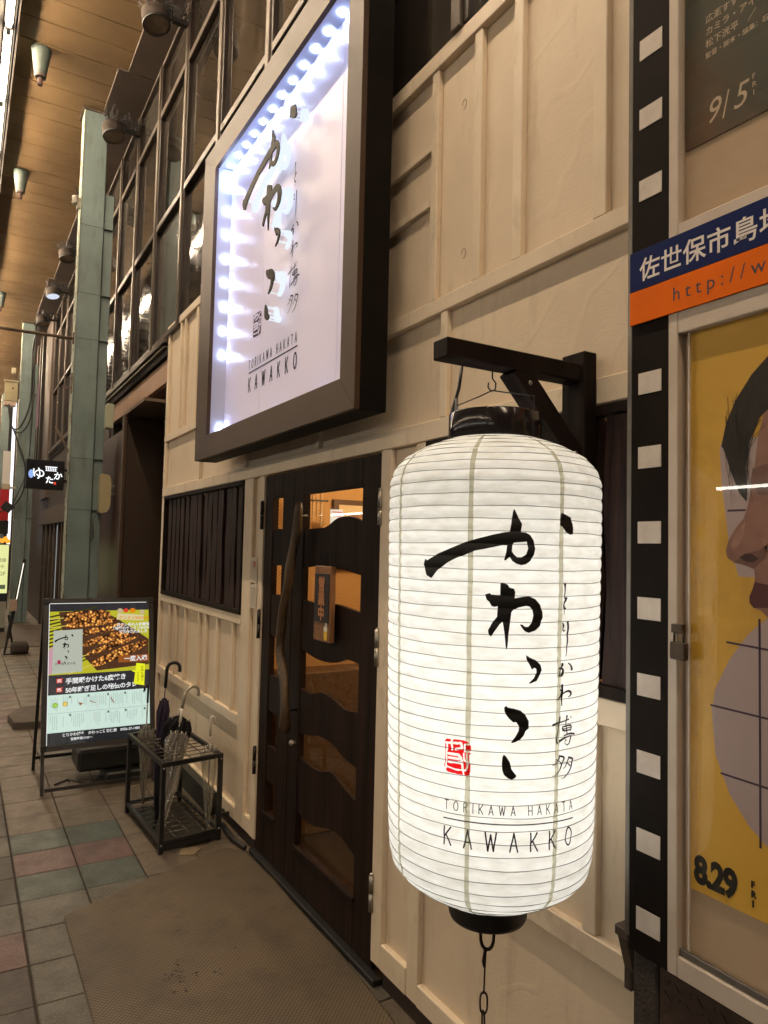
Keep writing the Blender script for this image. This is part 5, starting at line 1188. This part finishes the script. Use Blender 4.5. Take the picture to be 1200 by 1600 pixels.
MB().lathe([(.0, .05), (.03, .05), (.034, .02), (.026, .0), (.034, -.02), (.03, -.04), (0, -.04)], (.905, 8.28, 5.40), 14).box(.925, .962, 8.26, 8.30, 5.32, 5.44, .004).build('porcelain', M('grimy porcelain', (.35, .33, .26), (.2, .18, .14), sc=15, rough=.4), ins)
rod = thing('tie_rod', (.6, 8.3, 3.89), 'brown horizontal steel rod reaching left from the near mint column', 'rod')
MB().tube([(-1.2, 8.30, 3.88), (.962, 8.30, 3.895)], .017, 8).build('bar', M('brown painted rod', (.16, .11, .075), (.1, .07, .05), sc=9, rough=.5), rod)
MB().box(.944, .962, 8.27, 8.33, 3.84, 3.96, .002).build('end_plate', M('rusty brown pipe', (0, 0, 0)), rod)
for y, z0, x0, lab in ((8.3, 3.33, .87, 'small rusty hook bracket on the street side of the near mint column'),):
    t = thing('hook_bracket', (.9, y, z0), lab, 'bracket'); RB = M('rusty brown pipe', (0, 0, 0))
    MB().box(.948, .960, y-.02, y+.03, 3.30, 3.52, .002).tube([(.95, y, 3.36), (.90, y, 3.345), (.86, y, 3.37)], .008, 6).build('hook', RB, t)
st_ = thing('diagonal_strut', (.9, 8.3, 2.65), 'brown diagonal strut standing out from the near mint column above the black sign', 'strut')
MB().bar((.822, 8.33, 2.93), (.962, 8.33, 2.66), .022, .022, (0, 1, 0)).build('bar', M('brown painted rod', (0, 0, 0)), st_)
# projecting black sign
yk = thing('hanging_sign', (.75, 8.36, 2.3), 'small black lit projecting sign with white brush hiragana lettering on the mint column', 'sign')
MB().box(.560, .930, 8.35, 8.47, 2.255, 2.565, .004).build('sign_box', M('gloss black sign box', (.008, .008, .009), rough=.25), yk)
boxo('bracket', BLACKM, yk, .931, .962, 8.38, 8.44, 2.34, 2.37); boxo('bracket', BLACKM, yk, .931, .962, 8.38, 8.44, 2.46, 2.49)
yf = plane_fn((.560, 8.3485, 2.255), (1, 0, 0), (0, 0, 1))
YW = EM('lit sign white', (.95, .97, 1), 1.5)
Flat().text('ゆ', .060, .115, .135, bold=.005, italic=-.15).text('た', .185, .070, .085, bold=.02).text('か', .262, .115, .088, bold=.02, italic=.1).build('lettering', YW, yk, yf)
fl = Flat()
for i in range(6): fl.rect(.19+i*.018, .195, .196+i*.018, .240)
fl.rect(.18, .236, .30, .243).rect(.185, .195, .295, .200).rect(.185, .216, .295, .220); fl.build('noren_mark', YW, yk, yf)
Flat().poly([(.05+.026*math.cos(a*R(30)), .155+.045*math.sin(a*R(30))) for a in range(12)]).build('blue_mark', EM('lit pale blue', (.30, .45, .85), 1.1), yk, yf)
Flat().rect(.27, .055, .292, .080).build('red_mark', EM('lit seal red', (.9, .08, .04), 1.0), yk, yf)
# boxes on the wall side
ac = thing('wall_unit', (1.31, 8.2, 2.0), 'cream rounded plastic unit fixed beside the near mint column', 'unit')
CRP = M('yellowed cream plastic', (.42, .36, .20), (.36, .30, .17), sc=5, rough=.45)
P = rounded([(1.262, 2.015), (1.345, 2.03), (1.372, 2.10), (1.374, 2.36), (1.355, 2.435), (1.262, 2.445)], .03)
MB().prism(P, 8.12, 8.24, 'y').build('casing', CRP, ac)
MB().box(1.374, 1.42, 8.17, 8.21, 2.30, 2.33, .002).box(1.374, 1.42, 8.17, 8.21, 2.22, 2.25, .002).build('wall_arm', STEEL, ac)
MB().tube([(1.27, 8.15, 2.02), (1.22, 8.15, 1.98), (1.20, 8.17, 1.93), (1.215, 8.17, 1.80), (1.20, 8.17, 1.72), (1.225, 8.17, 1.75), (1.215, 8.17, 1.93)], .004, 6).build('loose_wire', PLB, ac)
mb_ = thing('sign_box', (1.30, 8.2, 2.93), 'blank pale green box light under the beam beside the near mint column', 'box light')
boxo('casing', M('pale green white acrylic', (.40, .42, .30), rough=.4), mb_, 1.312-.03, 1.358, 8.05, 8.19, 2.93, 3.19)
# ---------------------------------------------------------------- floodlights
DR = M('grimy brown lamp drum', (.085, .066, .054), (.03, .023, .019), sc=8, rough=.55, metal=.3, bump=.2, bsc=30)
LENS = M('dusty lamp lens', (.22, .17, .12), (.12, .09, .065), sc=5, rough=.25, spec=.8)
def flood(y, label, lit=False):
    K = .68; o = Vector((1.235, y, 6.12)); t = thing('flood_lamp', tuple(o), label, 'floodlight', 'floodlights under the ceiling')
    rot = Matrix.Rotation(R(-8), 3, 'Y') @ Matrix.Rotation(R(-14), 3, 'X')
    MB().lathe([(r_*K, z_*K) for r_, z_ in [(.0, .22), (.05, .22), (.12, .20), (.158, .17), (.166, .12), (.168, .0), (.172, -.005), (.172, -.03), (.160, -.032), (.158, .0)]], o, 36, rot=rot).build('drum', DR, t)
    MB().lathe([(r_*K, z_*K) for r_, z_ in [(.173, -.028), (.176, -.020), (.176, .004), (.170, .006)]], o, 36, rot=rot).build('rim', BLACKM, t)
    MB().lathe([(r_*K, z_*K) for r_, z_ in [(.157, -.012), (.10, -.026), (0, -.032)]], o, 32, rot=rot).build('lens', EM('lit lens', (.8, .85, 1.0), .9) if lit else LENS, t)
    MB().box(1.33, 1.50, y-.025, y+.025, 6.19, 6.23, .004).box(1.27, 1.36, y-.05, y+.05, 6.16, 6.27, .01).build('arm', BLACKM, t)
    MB().tube([(1.30, y+.02, 6.24), (1.33, y+.05, 6.34), (1.42, y+.04, 6.38), (1.48, y+.02, 6.30)], .007, 6).build('cable', PLB, t)
    f = MB(); rr = random.Random(int(y*10))
    for k in range(110):
        p = Vector((rr.uniform(1.13, 1.50), y+rr.uniform(-.09, .09), rr.uniform(6.18, 6.30))); d = Vector((rr.uniform(-.8, .8), rr.uniform(-.8, .8), rr.uniform(.3, 1))).normalized()
        f.tube([p, p+d*rr.uniform(.07, .14)], .0030, 3, caps=False)
    f.build('bird_spikes', BLACKM, t, kind='stuff')
flood(6.09, 'nearest black drum floodlight with a dusty lens, cut by the top picture edge')
flood(8.05, 'drum floodlight with bird spikes just right of the top of the mint column')
flood(12.0, 'unlit drum floodlight just beyond the mint column, largest of the far group of three')
flood(14.0, 'drum floodlight with a lit pale lens, middle of the far group of three', True)
flood(15.9, 'unlit drum floodlight farthest up the arcade, above the tie rod')
flood(10.05, 'drum floodlight hidden behind the tall mint column')
# ---------------------------------------------------------------- dark entrance beyond the restaurant
en = thing('dark_entrance', (1.6, 8, GZ), 'dark brown recessed entrance under a brown fascia beyond the restaurant', 'entrance')
for a, b_ in ((6.46, 8.33), (8.338, 9.25)): boxo('fascia_board', BROWNP, en, 1.54, 1.57, a, b_, 3.165, 3.375)
boxo('fascia_soffit', M('brown soffit', (.16, .10, .06), rough=.6), en, 1.572, 3.1, 6.46, 9.25, 3.16, 3.17, 0)
boxo('facing_wall', M('dark chocolate cladding', (.035, .020, .012), (.028, .016, .010), sc=2, rough=.4), en, 1.36, 3.1, 7.30, 7.34, GZ, 2.93, .002)
boxo('corner_post', M('dark bronze cladding', (.075, .045, .03), rough=.35, metal=.3), en, 1.325, 1.357, 7.28, 7.36, GZ, 2.96, .003)
boxo('ceiling_panel', M('entrance ceiling', (.13, .085, .055), (.09, .06, .04), sc=3, rough=.6), en, 1.34, 3.1, 6.46, 7.36, 2.96, 2.99, 0)
boxo('back_wall', DARK, en, 3.1, 3.15, 6.45, 9.4, GZ, 3.4, 0); boxo('end_wall', DARK, en, 1.56, 3.1, 9.26, 9.40, GZ, 3.4, 0)
boxo('door_panel', M('dark red brown door', (.05, .022, .015), rough=.35), en, 1.42, 1.46, 7.37, 9.2, GZ, 2.9, .003)
boxo('near_wall', DARK, en, 1.96, 3.1, 6.442, 6.46, GZ, 3.4, 0)
boxo('vent_box', M('black fitting', (.01, .01, .01), rough=.5), en, 1.56, 1.62, 6.47, 6.60, 2.98, 3.12, .01)
# ---------------------------------------------------------------- the next buildings up the arcade
nb = thing('far_shopfront', (1.55, 12, GZ), 'dark timber shopfront with a lit doorway beyond the mint column', 'shopfront')
DKT = M('dark weathered timber', (.05, .032, .022), (.03, .02, .014), sc=4, rough=.5, st=(1, 3, .4), bump=.2, bsc=20)
boxo('wall', DKT, nb, 1.54, 1.66, 9.42, 16.4, GZ, 3.395, 0)
boxo('lintel', M('worn lintel metal', (.10, .07, .055), (.06, .04, .03), sc=6, rough=.5), nb, 1.47, 1.536, 12.9, 17.4, 2.05, 2.36)
for y in (13.0, 13.5, 14.0, 14.6, 15.3, 16.0, 16.8): boxo('door_stile', DKT, nb, 1.50, 1.537, y, y+.09, GZ, 2.045)
boxo('lit_doorway', EM('dim warm doorway', (1, .42, .18), .32), nb, 1.534, 1.539, 13.1, 13.48, GZ+.25, 1.95, 0)
boxo('pink_curtain', M('pink curtain', (.45, .16, .14), rough=.8), nb, 1.52, 1.533, 13.2, 13.30, .9, 2.0, .002)
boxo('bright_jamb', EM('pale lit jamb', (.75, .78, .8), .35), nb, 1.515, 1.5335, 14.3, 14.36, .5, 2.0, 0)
boxo('gap_filler', DKT, nb, 1.535, 1.66, 16.402, 22.0, GZ, 3.2, 0)
b2 = thing('far_building', (1.5, 24, GZ), 'tall brown clad building front farther up the arcade', 'building')
boxo('wall', M('brown grey cladding', (.12, .085, .065), (.075, .055, .042), sc=1.5, rough=.55, st=(1, 1, .3)), b2, 1.46, 1.9, 17.42, 45, 3.22, CZ-.01, 0)
boxo('ground_floor', DARK, b2, 1.56, 1.9, 22.02, 45, GZ, 3.21, 0)
for y in (17.5, 18.1, 18.9, 19.9, 21.2, 22.6, 24.4, 27): boxo('pilaster', DKT, b2, 1.40, 1.458, y, y+.16, 3.23, CZ-.05, .004)
boxo('pale_sign_panel', EM('dim pale sign', (.85, .45, .42), .28), b2, 1.37, 1.398, 17.9, 18.5, 4.3, 5.3, .003)
boxo('pale_sign_panel', EM('dim white sign', (.9, .85, .8), .45), b2, 1.37, 1.398, 18.9, 19.4, 4.2, 5.1, .003)
# things round the second column
eb = thing('electric_box', (.80, 17.3, 4.63), 'cream metal electric box high on the second mint column', 'box')
boxo('cabinet', CRP, eb, .68, .925, 17.25, 17.45, 4.70, 5.12, .01); boxo('lid', M('pale lid', (.5, .44, .3), rough=.5), eb, .66, .945, 17.23, 17.47, 5.122, 5.15, .004)
boxo('base_plate', M('pink beige plate', (.5, .36, .28), rough=.5), eb, .67, .90, 17.25, 17.44, 4.60, 4.695, .004)
Flat().poly([(.02*math.cos(a*R(36)), .02*math.sin(a*R(36))) for a in range(10)]).build('knob', BLACKM, eb, plane_fn((.83, 17.248, 4.98), (1, 0, 0), (0, 0, 1)))
cc = thing('ceiling_camera', (.84, 17.3, 5.3), 'small pale box camera above the electric box', 'camera')
boxo('body', M('pale lid', (0, 0, 0)), cc, .79, .87, 17.2, 17.36, 5.30, 5.42, .008); boxo('stem', GREYM, cc, .835, .85, 17.26, 17.28, 5.16, 5.298, .002)
def wire_(label, P, r=.012):
    Q = []
    for i in range(len(P)-1):
        for t in (0, .25, .5, .75):
            p0, p1, p2, p3 = (Vector(P[max(i-1, 0)]), Vector(P[i]), Vector(P[i+1]), Vector(P[min(i+2, len(P)-1)]))
            Q.append(.5*((2*p1)+(-p0+p2)*t+(2*p0-5*p1+4*p2-p3)*t*t+(-p0+3*p1-3*p2+p3)*t**3))
    Q.append(Vector(P[-1]))
    return prop(MB().tube(Q, r, 6).build('cable', PLB, None), label, 'cable', 'cables round the second column')
CL = 'one of the dark cables drooping round the second mint column'
wire_('thickest dark cable looping under the electric box on the second mint column', [(1.25, 16.9, 6.35), (1.16, 16.95, 5.9), (1.17, 17.0, 5.2), (1.15, 17.05, 4.6), (1.0, 17.1, 4.15), (.85, 17.1, 4.10), (.78, 17.15, 4.4), (.76, 17.2, 4.62)], .018)
wire_('thin dark cable running down the wall side of the second mint column', [(1.28, 16.9, 6.35), (1.20, 16.95, 5.9), (1.22, 17.0, 4.9), (1.17, 17.05, 4.3), (1.02, 17.1, 4.02), (.88, 17.1, 4.05)], .014)
wire_('dark cable bowing across the second mint column down to the security camera', [(.86, 17.1, 4.1), (1.0, 17.05, 3.7), (1.12, 17.0, 3.3), (1.11, 17.0, 2.8), (.98, 17.0, 2.5), (.80, 17.0, 2.36), (.6, 17.0, 2.25)], .016)
wire_('thinnest dark cable hanging nearly straight down the second mint column', [(1.215, 17.05, 5.3), (1.20, 17.0, 3.8), (1.13, 17.0, 3.1), (1.02, 17.0, 2.75), (.9, 17.0, 2.4)], .010)
cam = thing('security_camera', (.85, 17.0, 2.75), 'pale bullet camera on the second mint column above a black floodlight', 'camera')
boxo('body', M('pale lid', (0, 0, 0)), cam, .70, .86, 16.98, 17.1, 2.78, 2.90, .01); boxo('mount', M('pale lid', (0, 0, 0)), cam, .862, .962, 17.0, 17.06, 2.80, 2.84, .003)
fl2 = thing('small_floodlight', (.8, 17.0, 2.4), 'small black square floodlight on the second mint column', 'floodlight')
MB().box(.72, .92, 16.95, 17.05, 2.32, 2.50, .01, rot=Matrix.Rotation(R(35), 3, 'Y')).build('housing', BLACKM, fl2); boxo('mount', BLACKM, fl2, .90, .965, 17.0, 17.03, 2.38, 2.42, .002)
rb = thing('red_banner', (.80, 18, 2.1), 'red and white banner hanging between the second and third columns', 'banner')
boxo('cloth', M('red banner cloth', (.50, .012, .02), rough=.7), rb, .72, .90, 18.0, 18.01, 2.15, 2.85, .002); boxo('white_top', M('white banner cloth', (.75, .70, .66), rough=.7), rb, .74, .90, 18.0, 18.01, 2.86, 3.7, .002)
boxo('black_base', BLACKM, rb, .72, .91, 18.0, 18.01, 1.85, 2.145, .002)
wp = thing('lit_shop_window', (.9, 19, 2), 'narrow bright white lit shop window strip beside the second column', 'window')
boxo('light_panel', EM('white shop light', (.92, .94, 1), 1.6), wp, .94, 1.01, 19.0, 19.02, 1.5, 5.0, .002); boxo('frame', BLACKM, wp, .87, .935, 19.0, 19.03, 1.5, 5.0, .002)
ysn = thing('yellow_sign', (.7, 16, GZ), 'pale yellow lit standing sign with dark lettering at the left picture edge', 'sign')
boxo('light_face', EM('lit pale yellow', (.82, .84, .36), 1.0), ysn, .20, .812, 15.5, 15.52, .70, 1.62, .002)
boxo('frame', BLACKM, ysn, .19, .825, 15.521, 15.60, .40, 1.635, .004); boxo('dark_panel', M('navy panel', (.02, .025, .04), rough=.4), ysn, .20, .812, 15.5, 15.52, .55, .695, .002)
boxo('lower_panel', M('grey cream panel', (.3, .3, .25), rough=.4), ysn, .20, .812, 15.5, 15.52, GZ+.1, .54, .002); boxo('foot', BLACKM, ysn, .22, .80, 15.45, 15.7, GZ, GZ+.09, .004)
Flat().text('2F', 0, .34, .10).text('居酒屋', -.14, .60, .08).text('営業中', -.14, .48, .07).rect(.0, .08, .10, .16).build('lettering', EM('lit sign ink', (.10, .12, .06), 1), ysn, plane_fn((.68, 15.498, .70), (1, 0, 0), (0, 0, 1)))
orp = thing('orange_lamps', (.75, 15.55, 1.65), 'cluster of orange globe lamps on top of the yellow sign', 'lamp')
for x, z in ((.70, 1.70), (.75, 1.74), (.79, 1.69), (.64, 1.71)): MB().lathe([(0, .045), (.03, .034), (.045, 0), (.03, -.034), (0, -.045)], (x, 15.56, z), 12).build('globe', EM('orange globe', (1, .35, .03), 1.4), orp)
# edge-on lit A board farther away
fb = thing('side_on_board', (.76, 12.5, GZ), 'lit A frame board seen edge on with a weight on its foot', 'A board')
MB().bar((.700, 12.53, .20), (.880, 12.53, 1.42), .05, .10, (0, 1, 0)).build('panel_edge', BLACKM, fb)
MB().bar((.775, 12.478, .66), (.868, 12.478, 1.36), .014, .006, (0, 1, 0)).build('light_edge', EM('warm edge light', (1, .93, .78), 1.4), fb)
MB().bar((.66, 12.50, GZ), (.70, 12.50, .22), .03, .03, (0, 1, 0)).build('leg', BLACKM, fb); MB().bar((.70, 12.62, .55), (.80, 12.8, GZ), .025, .025, (0, 1, 0)).build('rear_leg', BLACKM, fb)
boxo('foot_plate', BLACKM, fb, .64, .95, 12.4, 12.62, GZ, GZ+.02, .003)
boxo('leaflet_pocket', M('buff leaflet', (.45, .32, .24), rough=.6), fb, .70, .80, 12.44, 12.46, .62, .80, .003)
P = rounded([(.74, 12.36), (.99, 12.36), (1.0, 12.66), (.75, 12.66)], .06); n_ = len(P); cc_ = Vector((.87, 12.51))
b = MB(); vs = []
for z, s_ in ((GZ+.021, .92), (GZ+.06, 1.02), (GZ+.13, 1.0), (GZ+.18, .8)): vs += [(cc_.x+(x-cc_.x)*s_, cc_.y+(y-cc_.y)*s_, z) for x, y in P]
b.add(vs, [(k_*n_+i, k_*n_+(i+1) % n_, (k_+1)*n_+(i+1) % n_, (k_+1)*n_+i) for k_ in range(3) for i in range(n_)]+[tuple(range(n_))[::-1], tuple(range(3*n_, 4*n_))], True)
prop(b.build('sandbag', M('brown sandbag', (.055, .038, .028), (.035, .025, .02), sc=12, rough=.8, bump=.4, bsc=40), None), 'brown sandbag weighing down the foot of the side on board', 'sandbag')
dk = MB().box(.30, 1.534, 13.2, 16.6, GZ+.001, GZ+.012, .004).build('distant_mat', M('dusty brown mat', (.10, .075, .055), (.06, .045, .035), sc=3, rough=.7), None); prop(dk, 'dusty brown mat spread on the paving in front of the far shopfront', 'mat')
# across the street: what the glass reflects
op = thing('opposite_building', (-16, 10, GZ), 'dark building across the street with a lit strip over its windows', 'building')
boxo('wall', M('night facade', (.12, .11, .10), (.08, .075, .07), sc=.5, rough=.8), op, -16.5, -16, -25, 60, GZ, 9, 0)
for i in range(14):
    y = -18+i*5.0; boxo('window', M('night window', (.02, .02, .025), rough=.1), op, -15.99, -15.97, y, y+3.6, .6, 2.6, 0)
boxo('light_strip', EM('storefront strip', (1, .95, .85), 30.0), op, -15.9, -15.84, -18, 40, 3.62, 3.70, 0)
